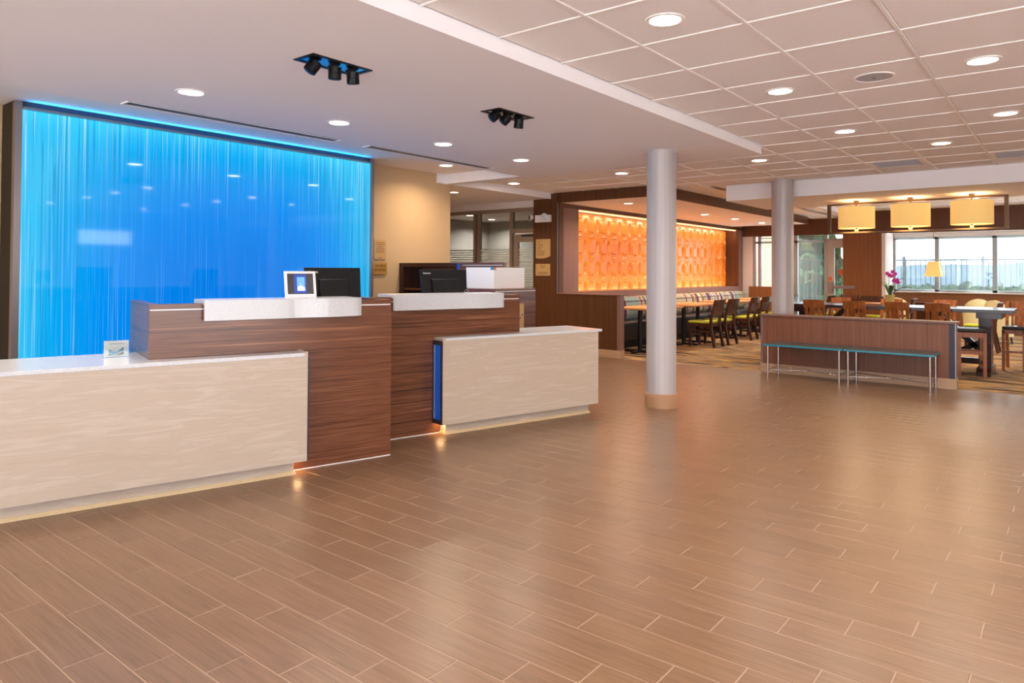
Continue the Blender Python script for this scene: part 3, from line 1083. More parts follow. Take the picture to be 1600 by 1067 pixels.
def monitor(label, desk_x, y, rz, w_, z0, ztop, wire_side):
    c, s = math.cos(DA), math.sin(DA)
    loc = (O1[0] + c * desk_x - s * y, O1[1] + s * desk_x + c * y, z0)
    t = thing('computer_monitor', label, 'monitor', loc, DA + rz)
    h = ztop - z0
    hh = h - .06
    tilt = math.radians(-9)
    m = MB()
    d = .022
    poly = []
    # shell leaning back: bottom narrower towards the guest side
    b0, t0 = .06, h
    wb = w_ * .5 - .012
    wt = w_ * .5
    sl = math.tan(tilt)
    m.add([(-wb, 0, b0), (wb, 0, b0), (wt, -sl * -hh * 0 + .055, t0), (-wt, .055, t0), (-wb, d, b0), (wb, d, b0), (wt, .055 + d, t0), (-wt, .055 + d, t0)],
          [(0, 1, 2, 3), (7, 6, 5, 4), (0, 4, 5, 1), (1, 5, 6, 2), (2, 6, 7, 3), (3, 7, 4, 0)])
    m.build('shell', 'black_plastic', t, bevel=.006)
    m = MB().add([(-wb * .55, -.025, b0 + .03), (wb * .55, -.025, b0 + .03), (wb * .55, .015, t0 - .09), (-wb * .55, .015, t0 - .09), (-wb * .62, .02, b0 + .02), (wb * .62, .02, b0 + .02), (wb * .62, .05, t0 - .08), (-wb * .62, .05, t0 - .08)],
                 [(0, 1, 2, 3), (0, 4, 5, 1), (1, 5, 6, 2), (2, 6, 7, 3), (3, 7, 4, 0)])
    m.build('rear_cover', 'black_plastic', t, bevel=.004)
    MB().bar((.03, -.04, 0), (.03, -.03, b0 + .075), .028, .016).bar((.03, -.03, b0 + .07), (-.0, .0, b0 + .08), .045, .014).build('stand_neck', 'grey_plastic', t)
    MB().lathe([(.10, 0), (.10, .008), (.09, .014)], 24, (.03, 0)).build('stand_foot', 'black_plastic', t)
    text('lenovo', .026, 'white_plastic', 'maker_mark', t, (-w_ * .5 + .065, .0425, t0 - .033), (PI / 2 - .2, 0, 0))
    return t


c_, s_ = math.cos(DA), math.sin(DA)


def dpt(x, y, z):
    return (O1[0] + c_ * x - s_ * y, O1[1] + s_ * x + c_ * y, z)


monitor('black monitor seen from behind beside the white tablet stand', -.272, .38, math.radians(0), .445, 1.0, 1.370, 1)
monitor('black monitor seen from behind in front of the walnut shelf unit', .935, .80, math.radians(-8), .46, 1.0, 1.362, 1)

# white tablet stand on the first desk
t = thing('tablet_stand', 'white framed tablet display standing on the first desk\'s white top', 'tablet', dpt(-.645, .06, 1.157), DA)
hw, hh = .108, .185
m = MB()
lean = .035


def lp(x, z, d=0):
    return (x, lean * z / hh + d, z)


def leanbox(mb, x0, x1, z0, z1, d0, d1):
    mb.add([lp(x0, z0, d0), lp(x1, z0, d0), lp(x1, z1, d0), lp(x0, z1, d0), lp(x0, z0, d1), lp(x1, z0, d1), lp(x1, z1, d1), lp(x0, z1, d1)],
           [(0, 1, 2, 3), (7, 6, 5, 4), (0, 4, 5, 1), (1, 5, 6, 2), (2, 6, 7, 3), (3, 7, 4, 0)])
    return mb


leanbox(m, -hw, hw, 0, .028, 0, .015); leanbox(m, -hw, hw, hh - .016, hh, 0, .015); leanbox(m, -hw, -hw + .017, .028, hh - .016, 0, .015); leanbox(m, hw - .017, hw, .028, hh - .016, 0, .015)
fo = m.build('frame', 'white_plastic', t)
leanbox(MB(), -hw + .017, hw - .017, .028, hh - .016, .004, .012).build('screen', 'screen_dark', t)
s1 = leanbox(MB(), -.045, .042, .035, hh - .022, .0025, .0038).build('picture', 'screen_blue', t)
leanbox(MB(), -.024, .03, .05, hh - .04, .0012, .0024).build('pale_card', 'screen_pale', t)
MB().add([lp(-.024, .05, 0.0004), lp(.03, .05, .0004), lp(.03, .072, .0004), lp(.0, .09, .0004), lp(-.024, .075, .0004)], [(0, 1, 2, 3, 4)]).build('white_shape', 'paper_white', t)
MB().bar((0, .02, .1), (0, .12, 0), .02, .006).build('prop', 'white_plastic', t)

# acrylic sign holder on the low counter
t = thing('sign_holder', 'small clear sign holder with a blue wave print on the low counter', 'sign', dpt(-1.738, .24, .805), DA)
B('card', 'paper_white', -.067, .067, 0, .003, .004, .102, t)
B('sleeve', 'acrylic', -.07, .07, -.004, -.002, 0, .106, t)
B('foot', 'acrylic', -.07, .07, -.004, .05, 0, .003, t)
B('print_line', 'paper_grey', -.04, .04, -.0015, 0, .082, .088, t)


def wave(z, a):
    return [(-.04 + .08 * i / 14, z + a * math.sin(i / 14 * 5.2 + 2.2) + .014 * (i / 14) ** 2) for i in range(15)]


def ribbon(lo, hi, mat, name, d):
    n = len(lo)
    MB().add([(x, d, z) for x, z in lo] + [(x, d, z) for x, z in hi], [(i, i + 1, n + i + 1, n + i) for i in range(n - 1)]).build(name, mat, t)


ribbon([(x, .016) for x, z in wave(0, 0)], [(x, max(.016, z)) for x, z in wave(.02, .004)], 'brown_print', 'brown_band', -.0008)
ribbon(wave(.024, .004), wave(.043, .009), 'blue_print', 'blue_wave', -.001)

# small wire thing on the second desk's top
t = thing('wire_note_holder', 'small silver wire holder lying on the second desk\'s white top', 'note holder', dpt(1.0, .55, 1.157), DA)
MB().tube([(.02 * math.cos(a / 10 * PI), 0, .03 * math.sin(a / 10 * PI)) for a in range(11)], .0015, 6).build('wire_loop', 'chrome', t)
B('weight', 'chrome', -.03, .0, -.012, .012, 0, .008, t)

# third walnut unit with white screens, tall shelf unit
t = thing('walnut_counter', 'walnut counter unit with pale inlay behind the free standing low counter', 'counter', (-4.68, 5.58, 0))
B('wood_body', 'walnut', -.60, 0, 0, .70, 0, 1.165, t)
B('inlay_line', 'inlay', -.001, .002, .006, .696, 1.133, 1.140, t)
pl = B('plaque', 'brass_plaque', .001, .008, .36, .48, .72, 1.0, t)
B('pictogram', 'engraving', .008, .0095, .40, .425, .84, .855, pl)
B('pictogram', 'engraving', .008, .0095, .44, .46, .87, .885, pl)
B('pictogram', 'engraving', .008, .0095, .375, .39, .78, .80, pl)
t = thing('white_corner_screen', 'white two sided box screen standing on the walnut counter unit', 'screen', (-4.83, 5.74, 1.165))
B('side_face', 'paper_white', -.40, 0, 0, .012, 0, .225, t)
B('front_face', 'paper_white', -.012, 0, .012, .53, 0, .225, t)
B('back_face', 'paper_white', -.40, -.388, .012, .53, 0, .225, t)
B('blue_clip', 'blue_print', -.045, .002, -.004, .0, .197, .225, t)
B('orange_clip', 'orange_print', .0, .004, -.004, .03, .197, .225, t)
t = thing('walnut_shelf_unit', 'tall walnut shelf unit against the beige wall behind the monitors', 'shelf unit', (XW, 6.32, 0))
B('back_panel', 'walnut', .001, 1.10, .36, .38, 0, 1.45, t)
B('side_board', 'dark_wood', .001, .07, 0, .36, 0, 1.45, t)
B('side_board', 'walnut', 1.03, 1.10, 0, .38, 0, 1.45, t)
B('top_board', 'dark_wood', .07, 1.03, 0, .36, 1.40, 1.45, t)
B('shelf', 'walnut', .07, 1.03, .02, .36, 1.10, 1.125, t)
B('shelf', 'walnut', .07, 1.03, .02, .36, .78, .805, t)
B('front_board', 'walnut', 1.10, 1.775, 0, .05, 0, 1.45, t)
B('inlay_line', 'inlay', 1.13, 1.76, -.002, .001, 1.415, 1.423, t)
B('divider_glow', 'lit_blue_glass', 1.04, 1.08, -.003, 0, 1.25, 1.44, t)  # divider edge; its bluish tint is put in as glow, no lamp


# ------------------------------------------------------------------ columns
def column(label, x, y, ztop, base):
    t = thing('round_column', label, 'column', (x, y, 0))
    MB().lathe([(.148, .0), (.148, ztop)], 48).build('shaft', 'column_paint', t, smooth=True)
    MB().lathe([(.153, ztop - .03), (.153, ztop)], 48).build('collar', 'column_paint', t, smooth=True)
    MB().lathe([(.166, 0), (.166, .118), (.163, .121), (.163, .135), (.153, .142)], 48).build('base', 'column_base', t, smooth=True)


column('silver grey round column standing on the tiled floor', -3.265, 6.505, ZS, True)
column('silver grey round column behind the low partition with benches', -3.245, 10.22, ZC, True)

# ------------------------------------------------------------------ partition and benches
t = thing('low_partition', 'low brown partition wall behind the two teal benches', 'partition', (-3.33, 9.655, 0))
W_ = 2.24
B('panel', 'partition_laminate_lit', .0, W_ - .07, 0, .14, .12, .765, t)
B('end_post', 'dark_edge', W_ - .07, W_ - .01, .0, .14, .12, .765, t)
B('end_post', 'edge_metal', W_ - .01, W_, .0, .14, .12, .765, t)
B('end_post', 'edge_metal', -.03, -.001, .0, .14, .12, .765, t)
B('cap', 'mauve_laminate', -.045, W_ + .02, -.02, .16, .766, .786, t)
B('base', 'base_tile', -.03, W_ + .005, -.012, .152, 0, .12, t)


def bench(label, x0, x1):
    t = thing('teal_bench', label, 'bench', ((x0 + x1) / 2, 9.40, 0), 0, 'teal benches')
    hw_, hd = (x1 - x0) / 2, .235
    B('seat_edge', 'teal_top', -hw_, hw_, -hd, hd, .405, .427, t, bevel=.004)
    B('seat_top', 'teal_dark', -hw_ + .008, hw_ - .008, -hd + .008, hd - .008, .427, .431, t)
    for sx in (-1, 1):
        for sy in (-1, 1):
            MB().lathe([(.0125, 0), (.0125, .405)], 14, (sx * (hw_ - .045), sy * (hd - .03))).build('leg', 'chrome', t, smooth=True)
        MB().bar((sx * (hw_ - .045), -hd + .03, .10), (sx * (hw_ - .045), hd - .03, .10), .006, n=10).build('end_stretcher', 'chrome', t, smooth=True)
    MB().bar((-hw_ + .045, -hd + .03, .10), (hw_ - .045, hd - .03, .10), .005, n=10).build('cross_stretcher', 'chrome', t, smooth=True)
    MB().bar((-hw_ + .045, hd - .03, .105), (hw_ - .045, -hd + .03, .105), .005, n=10).build('cross_stretcher', 'chrome', t, smooth=True)


bench('teal topped chrome bench nearer the second column', -3.155, -2.205)
bench('teal topped chrome bench nearer the partition\'s open end', -2.195, -1.245)

# ------------------------------------------------------------------ banquette, tables and chairs
t = thing('banquette', 'long black leather banquette under the orange wall', 'banquette', (XN, 9.8, 0))
LB = 7.9
B('plinth', 'black_plastic', .02, .50, .0, LB, 0, .12, t)
for i in range(5):
    B('seat', 'black_leather', .01, .56, i * LB / 5 + .004, (i + 1) * LB / 5 - .004, .12, .46, t, bevel=.03)
B('ledge', 'mauve_laminate', .001, .05, 0, LB, .46, 1.0, t)
for i in range(5):
    y0 = 9.82 + i * 1.575
    lab = ['back cushion with purple, green and grey stripes by the low brown wall', 'second striped back cushion from the low brown wall', 'middle striped back cushion of the banquette row', 'fourth striped back cushion from the low brown wall', 'striped back cushion at the window end of the banquette'][i]
    t = thing('striped_cushion', lab, 'cushion', (XN + .055, y0, .465), 0, 'striped banquette cushions')
    m = MB()
    n = 26
    prof = [(.0, 0), (.14, 0.0), (.19, .06), (.19, .2), (.165, .34), (.11, .415), (.04, .425), (0, .40)]
    L_ = 1.55
    vs, fs = [], []
    for j in range(n + 1):
        u = j / n
        e = min(1, min(u, 1 - u) * 14) ** .5
        for px, pz in prof:
            vs.append((px * (.55 + .45 * e), u * L_, pz * (.93 + .07 * e)))
    k = len(prof)
    for j in range(n):
        for i2 in range(k):
            fs.append((j * k + i2, j * k + (i2 + 1) % k, (j + 1) * k + (i2 + 1) % k, (j + 1) * k + i2))
    fs += [tuple(range(k - 1, -1, -1)), tuple(range(n * k, n * k + k))]
    m.add(vs, fs)
    c = m.build('pad', 'stripe_fabric', t, smooth=True)
    m = MB().tube([(.17, 0.03 + 1.49 * q / 10, .34) for q in range(11)], .006, 6)
    m.build('piping', 'dark_wood', c)

# two seat tables
t = thing('cafe_table', 'x', 'table', (0, 0, 0), 0, 'cafe tables along the banquette')
B('table_top', 'table_birch', -.36, .36, -.30, .30, .725, .755, t, bevel=.004)
MB().lathe([(.038, .02), (.038, .70)], 16).build('pedestal', 'black_metal', t, smooth=True)
B('top_plate', 'black_metal', -.2, .2, -.03, .03, .70, .725, t)
MB().bar((-.28, 0, .018), (.28, 0, .018), .06, .03).bar((0, -.26, .018), (0, .26, .018), .06, .03).build('cross_foot', 'black_metal', t)
cafe = t
ty = [10.62, 11.24, 12.31, 12.94, 14.12, 14.75, 15.95, 16.58]
ordn = ['first', 'second', 'third', 'fourth', 'fifth', 'sixth', 'seventh', 'eighth']
for i, y in enumerate(ty):
    lab = 'birch topped two seat table, %s along the banquette from the low brown wall' % ordn[i]
    if i == 0:
        cafe.location = (-5.72, y, 0); cafe['label'] = lab
    else:
        place(cafe, (-5.72, y, 0), 0, lab)


# dining chair: faces +y
def chair(label, wood, seat_mat, sz, top, group, w2=.215, solid=False):
    t = thing('dining_chair', label, 'chair', (0, 0, 0), 0, group)
    d2_ = .21
    m = MB()
    vs = []
    B('seat', seat_mat, -w2 + .005, w2 - .005, -d2_ + .03, d2_ + .02, sz - .045, sz, t, bevel=.018)
    B('apron', wood, -w2 + .01, w2 - .01, -d2_ + .02, d2_, sz - .10, sz - .046, t)
    for sx in (-1, 1):
        MB().bar((sx * (w2 - .02), d2_ - .02, 0), (sx * (w2 - .02), d2_ - .02, sz - .05), .036, .04, up=(0, 1, 0)).build('leg', wood, t)
        x = sx * (w2 - .018)
        # rear leg runs up into the back stile, raked
        pts = [(x, -d2_ - .06, 0), (x, -d2_ + .01, sz - .12), (x, -d2_ + .005, sz + .04), (x, -d2_ - .085, top - .01)]
        mm = MB()
        for a, b2 in zip(pts[:-1], pts[1:]):
            mm.bar(a, b2, .036, .045, up=(0, 1, 0))
        mm.build('back_leg', wood, t)
        MB().bar((x, -d2_ + .0, .28 * sz / .46), (x, d2_ - .02, .28 * sz / .46), .02, .03).build('side_stretcher', wood, t)
    MB().bar((-w2 + .03, d2_ - .02, .2 * sz / .46), (w2 - .03, d2_ - .02, .2 * sz / .46), .02, .03).build('front_stretcher', wood, t)
    # curved top rail
    n = 8
    vs, fs = [], []
    rh = .115
    for i in range(n + 1):
        u = -1 + 2 * i / n
        x = u * (w2 + .012)
        y = -d2_ - .095 - .028 * (1 - u * u)
        zt = top - .006 * u * u
        k = (.105 / max(.2, top - sz))
        vs += [(x, y - .011, zt), (x, y + .011, zt), (x, y + .011 + rh * k * .75, zt - rh), (x, y - .011 + rh * k * .75, zt - rh)]
    for i in range(n):
        for j in range(4):
            fs.append((i * 4 + j, i * 4 + (j + 1) % 4, i * 4 + 4 + (j + 1) % 4, i * 4 + 4 + j))
    fs += [(3, 2, 1, 0), (n * 4, n * 4 + 1, n * 4 + 2, n * 4 + 3)]
    MB().add(vs, fs).build('top_rail', wood, t)
    # off centre splats, or one solid back board
    if solid:
        MB().bar((0, -d2_ - .03, sz + .10), (0, -d2_ - .075, top - .09), 2 * w2 - .06, .014, up=(0, 1, 0)).build('back_board', wood, t)
        return t
    MB().bar((-w2 * .25, -d2_ - .005, sz - .05), (-w2 * .25, -d2_ - .07, top - .09), w2 * .6, .016, up=(0, 1, 0)).build('splat', wood, t)
    MB().bar((w2 * .42, -d2_ - .005, sz - .05), (w2 * .42, -d2_ - .07, top - .09), .03, .016, up=(0, 1, 0)).build('splat', wood, t)
    MB().bar((-.0, -d2_ - .035, sz + .14), (w2 - .025, -d2_ - .035, sz + .14), .016, .035, up=(0, 0, 1)).build('cross_slat', wood, t)
    return t


bc = chair('x', 'dark_wood', 'green_fabric', .47, .86, 'green seated chairs facing the banquette', solid=True)
cy = [12.31, 12.94, 14.12, 14.75, 15.95, 16.58]
for i, y in enumerate(cy):
    lab = 'dark wooden chair with green seat facing the banquette, %s from the first column' % ordn[i]
    if i == 0:
        bc.location = (-5.31, y, 0); bc.rotation_euler = (0, 0, PI / 2); bc['label'] = lab
    else:
        place(bc, (-5.31 + .02 * (i % 2), y, 0), PI / 2 + .03 * (-1) ** i, lab)

# communal table
t = thing('communal_table', 'long dark counter height trestle table behind the partition', 'table', (-.95, 11.5, 0))
ZT = .88
B('table_top', 'espresso', -2.55, .33, -.45, .45, ZT - .045, ZT, t, bevel=.004)
for x in (0, -2.33):
    B('post', 'espresso', x - .07, x + .07, -.17, .17, .10, ZT - .12, t)
    MB().prism([(-.40, 0), (.40, 0), (.40, .05), (.33, .10), (-.33, .10), (-.40, .05)], -.08, .08).build('foot', 'espresso', t)
    f = bpy.data.objects[-1] if False else None
    B('top_beam', 'espresso', x - .08, x + .20, -.38, .38, ZT - .12, ZT - .046, t)
    sg = -1 if x == 0 else 1
    MB().bar((x + sg * .06, 0, .30), (x + sg * .55, 0, ZT - .08), .07, .07).build('brace', 'espresso', t)
    MB().bar((x + sg * .06, 0, .42), (x + sg * .5, 0, .18), .07, .07).build('brace', 'espresso', t)
feet = [c for c in t.children if c.name.startswith('foot')]
for f, x in zip(feet, (0, -2.33)):
    f.rotation_euler = (PI / 2, 0, PI / 2)
    f.location = (x, 0, 0)
B('long_stretcher', 'espresso', -2.26, -.07, -.035, .035, .12, .20, t)

# counter stools with the same back
sc_ = chair('x', 'chair_wood', 'black_leather', .62, .955, 'counter chairs at the communal table', .138)
near = [(-3.03, 11.26), (-2.48, 11.26), (-1.93, 11.26), (-1.45, 11.26)]
for i, (x, y) in enumerate(near):
    lab = 'reddish counter chair seen from behind over the partition, %s from the second column' % ordn[i]
    if i == 0:
        sc_.location = (x, y, 0); sc_['label'] = lab
    else:
        place(sc_, (x, y, 0), 0, lab)
far = [(-2.95, 11.95), (-2.25, 11.97), (-1.5, 11.95), (-.66, 12.15)]
for i, (x, y) in enumerate(far):
    place(sc_, (x, y, 0), PI + .05 * (-1) ** i, 'reddish counter chair on the long table\'s window side, %s from its hidden end' % ordn[i])

# backless stool at the table's end
t = thing('counter_stool', 'warm wooden counter stool with black seat at the long table\'s open end', 'stool', (-1.085, 11.05, 0), math.radians(12))
w2 = .16
B('seat', 'black_leather', -w2 - .01, w2 + .01, -w2 - .01, w2 + .01, .585, .635, t, bevel=.02)
m = MB()
m.box(-w2, w2, -w2, -w2 + .025, .52, .585).box(-w2, w2, w2 - .025, w2, .52, .585).box(-w2, -w2 + .025, -w2 + .025, w2 - .025, .52, .585).box(w2 - .025, w2, -w2 + .025, w2 - .025, .52, .585)
m.build('apron', 'chair_wood', t)
for sx in (-1, 1):
    for sy in (-1, 1):
        MB().box(sx * w2 - (.04 if sx > 0 else 0), sx * w2 + (0 if sx > 0 else .04), sy * w2 - (.04 if sy > 0 else 0), sy * w2 + (0 if sy > 0 else .04), 0, .52).build('leg', 'chair_wood', t)
    B('stretcher', 'chair_wood', sx * (w2 - .02) - .01, sx * (w2 - .02) + .01, -w2 + .04, w2 - .04, .16, .20, t)
    B('stretcher', 'chair_wood', -w2 + .04, w2 - .04, sx * (w2 - .02) - .01, sx * (w2 - .02) + .01, .30, .34, t)

# further dining tables and chairs by the windows
ct2 = place(cafe, (-.25, 13.7, 0), 0, 'square birch table just beyond the long table\'s open end')
dt = [(-1.9, 14.6, 'birch table in front of the bay window, nearer the brown pilaster'), (-.3, 15.9, 'birch table in front of the bay window, farther from the pilaster'), (-3.4, 15.6, 'birch table between the terrace door and the long table')]
for x, y, lab in dt:
    place(cafe, (x, y, 0), PI / 2, lab)
k = 0
dc = [(-.25, 13.05, 0, 'dark chair with green seat right behind the long table\'s open end'), (.35, 13.9, PI / 2, 'dark chair with green seat at the photo\'s right edge'),
      (-1.9, 13.95, 0, 'dark chair tucked under the birch table nearer the pilaster'), (-1.3, 14.7, PI / 2, 'dark chair at the side of the birch table nearer the pilaster'),
      (-.3, 15.25, 0, 'dark chair with its back to the long table, at the farther bay table'), (-3.4, 14.95, 0, 'dark chair in front of the terrace door\'s birch table'),
      (-3.4, 16.3, PI, 'dark chair on the window side of the terrace door\'s table'), (-2.75, 15.7, PI / 2, 'dark chair at the open side of the terrace door\'s table'),
      (-4.45, 16.4, PI / 2, 'dark chair standing alone beside the terrace door'), (-4.1, 17.0, PI * .9, 'dark chair between the column and the terrace door')]
for x, y, r, lab in dc:
    place(bc, (x, y, 0), r, lab, 'chairs by the windows')


def tub(label, x, y, rz):
    t = thing('tub_chair', label, 'armchair', (x, y, 0), rz, 'cream tub chairs')
    vs, fs = [], []
    n = 18
    for i in range(n + 1):
        a = PI * (1.0 + i / n)
        r0, r1 = .24, .19
        hgt = .54 + .30 * math.sin(PI * i / n) ** .8
        c, s = math.cos(a), math.sin(a)
        vs += [(r0 * c, r0 * s, .15), (r0 * 1.06 * c, r0 * 1.06 * s, hgt), (r1 * c, r1 * s, hgt), (r1 * c, r1 * s, .15)]
    for i in range(n):
        for j in range(4):
            fs.append((i * 4 + j, i * 4 + 4 + j, i * 4 + 4 + (j + 1) % 4, i * 4 + (j + 1) % 4))
    fs += [(0, 1, 2, 3), (n * 4 + 3, n * 4 + 2, n * 4 + 1, n * 4)]
    MB().add(vs, fs).build('shell', 'cream_fabric', t, smooth=True)
    MB().lathe([(.17, .15), (.18, .2), (.18, .42), (.15, .46)], 24, (0, .0)).build('seat', 'green_fabric', t, smooth=True)
    for a in range(4):
        th = PI / 4 + a * PI / 2
        MB().bar((.2 * math.cos(th), .2 * math.sin(th), 0), (.18 * math.cos(th), .18 * math.sin(th), .16), .018, n=8).build('leg', 'dark_wood', t)


tub('cream rounded tub chair by the bay window, nearer the pilaster', -1.58, 17.3, .2)
tub('cream rounded tub chair by the bay window, farther from the pilaster', -1.14, 16.55, -.4)
tub('cream rounded tub chair half hidden behind the orchid pot', -3.0, 17.0, .1)

# orchid on the communal table
t = thing('potted_orchid', 'magenta orchid in a cream pot on the long dark table', 'plant', (-2.12, 11.5, ZT))
MB().lathe([(.052, 0), (.066, .14), (.070, .145), (.070, .155), (.06, .155), (.055, .13)], 20).build('pot', 'pot_cream', t, smooth=True)
st_ = [(0, 0, .13), (-.01, .0, .30), (-.005, 0, .42), (.03, 0, .50), (.06, 0, .47)]
MB().tube(st_, .004, 6).build('stem', 'stem', t)
MB().tube([(0, 0, .13), (.02, 0, .26), (.05, 0, .36), (.09, 0, .37)], .004, 6).build('stem', 'stem', t)
for a, L_, hh_ in ((.2, .2, .26), (.0, .28, .14), (2.6, .14, .2), (3.4, .1, .17), (1.3, .16, .15), (-1.1, .15, .16)):
    n = 8
    vs, fs = [], []
    for i in range(n + 1):
        u = i / n
        r = L_ * u
        z = .13 + hh_ * math.sin(u * PI * .62)
        wv = .032 * math.sin(PI * min(1, u * .92 + .06)) ** .7
        for sd in (-1, 0, 1):
            vs.append((r * math.cos(a) - sd * wv * math.sin(a), r * math.sin(a) + sd * wv * math.cos(a), z + (.008 if sd else 0)))
    for i in range(n):
        for j in range(2):
            fs.append((i * 3 + j, i * 3 + 3 + j, i * 3 + 4 + j, i * 3 + 1 + j))
    MB().add(vs, fs).build('leaf', 'leaf', t, smooth=True)
for fx, fy, fz in ((.0, -.02, .44), (.045, -.02, .49), (.075, -.015, .46), (-.025, -.02, .465), (.03, -.03, .43), (.085, -.02, .355), (.115, -.02, .34), (.06, -.02, .36), (.10, -.02, .375)):
    m = MB()
    for p in range(5):
        a = 2 * PI * p / 5 + PI / 2 + fx * 9
        c, s = math.cos(a), math.sin(a)
        m.add([(0, 0, 0), (.018 * c - .014 * s, -.006, .018 * s + .014 * c), (.036 * c, .002, .036 * s), (.018 * c + .014 * s, -.006, .018 * s - .014 * c)], [(0, 1, 2, 3)])
    m.build('flower', 'orchid', t, loc=(fx, fy, fz))

# ------------------------------------------------------------------ drum pendant and small lamp
t = thing('drum_pendant', 'bronze rectangular frame pendant with three amber drum shades', 'pendant lamp', (-1.83, 11.45, 1.95), math.radians(-5))
fw, fh = 1.155, .45
fb = .022
MB().box(-fw, fw, -.025, .025, 0, fb).box(-fw, fw, -.025, .025, fh - fb, fh).box(-fw, -fw + .045, -.025, .025, fb, fh - fb).box(fw - .045, fw, -.025, .025, fb, fh - fb).build('frame', 'bronze', t)
for i, x in enumerate((-.74, -.01, .74)):
    vs = MB().lathe([(.25, .07), (.25, .39)], 40, (x, 0), caps=False)
    vs.lathe([(.246, .39), (.246, .07)], 40, (x, 0), caps=False)
    sh = vs.build('drum_shade', 'lamp_fabric', t, smooth=True)
    MB().lathe([(.244, .078), (.244, .084)], 40, (x, 0)).build('diffuser', 'lamp_diffuser', sh, smooth=True)
    MB().lathe([(.012, .0), (.012, .45)], 10, (x, 0)).build('stem', 'bronze', sh, smooth=True)
    MB().box(x - .03, x + .03, -.03, .03, fh, .492).box(x - .02, x + .02, -.02, .02, fb, .06).build('canopy', 'bronze', sh)
    area('pendant_light', (x, 0, .40), (PI, 0, 0), .42, .42, 2, (1.0, .74, .4), t, 'DISK')
    area('pendant_light', (x, 0, .06), (0, 0, 0), .4, .4, 16, (1.0, .76, .44), t, 'DISK')
t = thing('tapered_pendant', 'small cream tapered pendant lamp hanging in the bay window', 'pendant lamp', (-2.5, 18.42, 1.28))
MB().add([(-.16, -.16, 0), (.16, -.16, 0), (.16, .16, 0), (-.16, .16, 0), (-.105, -.105, .34), (.105, -.105, .34), (.105, .105, .34), (-.105, .105, .34)],
         [(0, 1, 5, 4), (1, 2, 6, 5), (2, 3, 7, 6), (3, 0, 4, 7), (4, 5, 6, 7)]).build('shade', 'lamp_fabric', t)
MB().bar((0, 0, .34), (0, 0, 1.0), .004, n=6).build('cord', 'black_metal', t)
MB().lathe([(.06, 1.0), (.06, 1.02)], 16).build('canopy', 'dark_edge', t)


# ------------------------------------------------------------------ downlights, spots, ceiling fittings
def downlight(label, x, y, z, group, power, r=.078, col=(1.0, .90, .76)):
    t = thing('recessed_downlight', label, 'ceiling light', (x, y, z), 0, group)
    MB().lathe([(r, -.001), (r + .004, -.006), (r + .022, -.004), (r + .024, 0.001), (r, .001)], 28, caps=False).build('trim_ring', 'tee_metal', t, smooth=True)
    MB().lathe([(r, .0), (r, -.002)], 28).build('lens', 'lens_glow', t)
    if power:
        area('downlight_beam', (0, 0, -.004), (0, 0, 0), r * 1.9, r * 1.9, power * LAMP, col, t, 'DISK', spread=math.radians(150))
    return t


PW = 9
for i, y in enumerate((2.39, 3.64, 4.87, 6.09)):
    downlight('recessed downlight in the plaster ceiling, %s in the row beside the blue panel' % ordn[i], -4.745, y, ZS, 'plaster ceiling downlights', PW)
for i, y in enumerate((-2.6, -1.35, -.1, 1.15)):
    downlight('recessed downlight of the plaster ceiling outside the photo, %s' % ordn[i], -4.745, y, ZS, 'plaster ceiling downlights', PW)
downlight('recessed downlight in the ceiling slot beside the beige wall', -6.30, 6.52, ZR, 'plaster ceiling downlights', 13, col=(1, .78, .52))
tl = [(-1.655, 3.335, 'largest recessed downlight in the tile ceiling, near the photo\'s top edge'), (-1.655, 5.165, 'recessed tile ceiling downlight, next behind the largest one in its row'), (-1.655, 6.995, 'recessed tile ceiling downlight, third of the row in line with the largest one'),
      (-.435, 5.165, 'recessed tile ceiling downlight nearest the top corner of the photo\'s right edge'), (-.435, 6.995, 'recessed tile ceiling downlight at the right edge, below another'), (-1.045, 8.215, 'recessed tile ceiling downlight beside the ceiling air grille'),
      (-2.875, 8.215, 'recessed tile ceiling downlight by the plaster soffit\'s corner, between the two columns'), (-4.705, 8.215, 'recessed tile ceiling downlight just beside the first column\'s top'), (-6.535, 8.215, 'recessed tile ceiling downlight nearest the corridor')]
for x, y, lab in tl:
    downlight(lab, x, y, ZC, 'tile ceiling downlights', PW)
for i, (x, y) in enumerate([(-1.655, 1.505), (-.435, 3.335), (-.435, 1.505), (.785, 1.505), (.785, 3.335), (.785, 5.165), (.785, 6.995), (2.6, 1.5), (2.6, 3.335), (2.6, 5.165), (2.6, 6.995), (-.435, -.3), (2.6, -.3), (-1.655, -.3)]):
    downlight('recessed tile ceiling downlight outside the photo', x, y, ZC, 'tile ceiling downlights', PW)
for i, (x, y) in enumerate([(-5.86, 10.46), (-5.75, 13.34), (-5.71, 14.82), (-5.65, 16.31)]):
    downlight('recessed downlight over the banquette, %s from the brown end wall' % ordn[i], x, y, ZN, 'banquette downlights', 22, r=.07, col=(1, .78, .55))
for i, (x, y) in enumerate([(-10.2, 11.3), (-10.6, 12.5)]):
    downlight('downlight inside the glazed meeting room, %s' % ('nearer the glass', 'farther from the glass')[i], x, y, 2.55, 'meeting room downlights', 40, col=(1, .97, .92))
downlight('small corridor downlight just past the beige wall\'s edge', -7.55, 8.0, ZS + .004, 'corridor downlights', 22, r=.06, col=(1, .8, .56))
for i, (x, y) in enumerate([(-1.5, 13.5), (-1.5, 16), (.9, 13.5), (.9, 16)]):
    downlight('recessed downlight in the dining ceiling', x, y, ZD - .004, 'dining ceiling downlights', 30, col=(1, .8, .58))


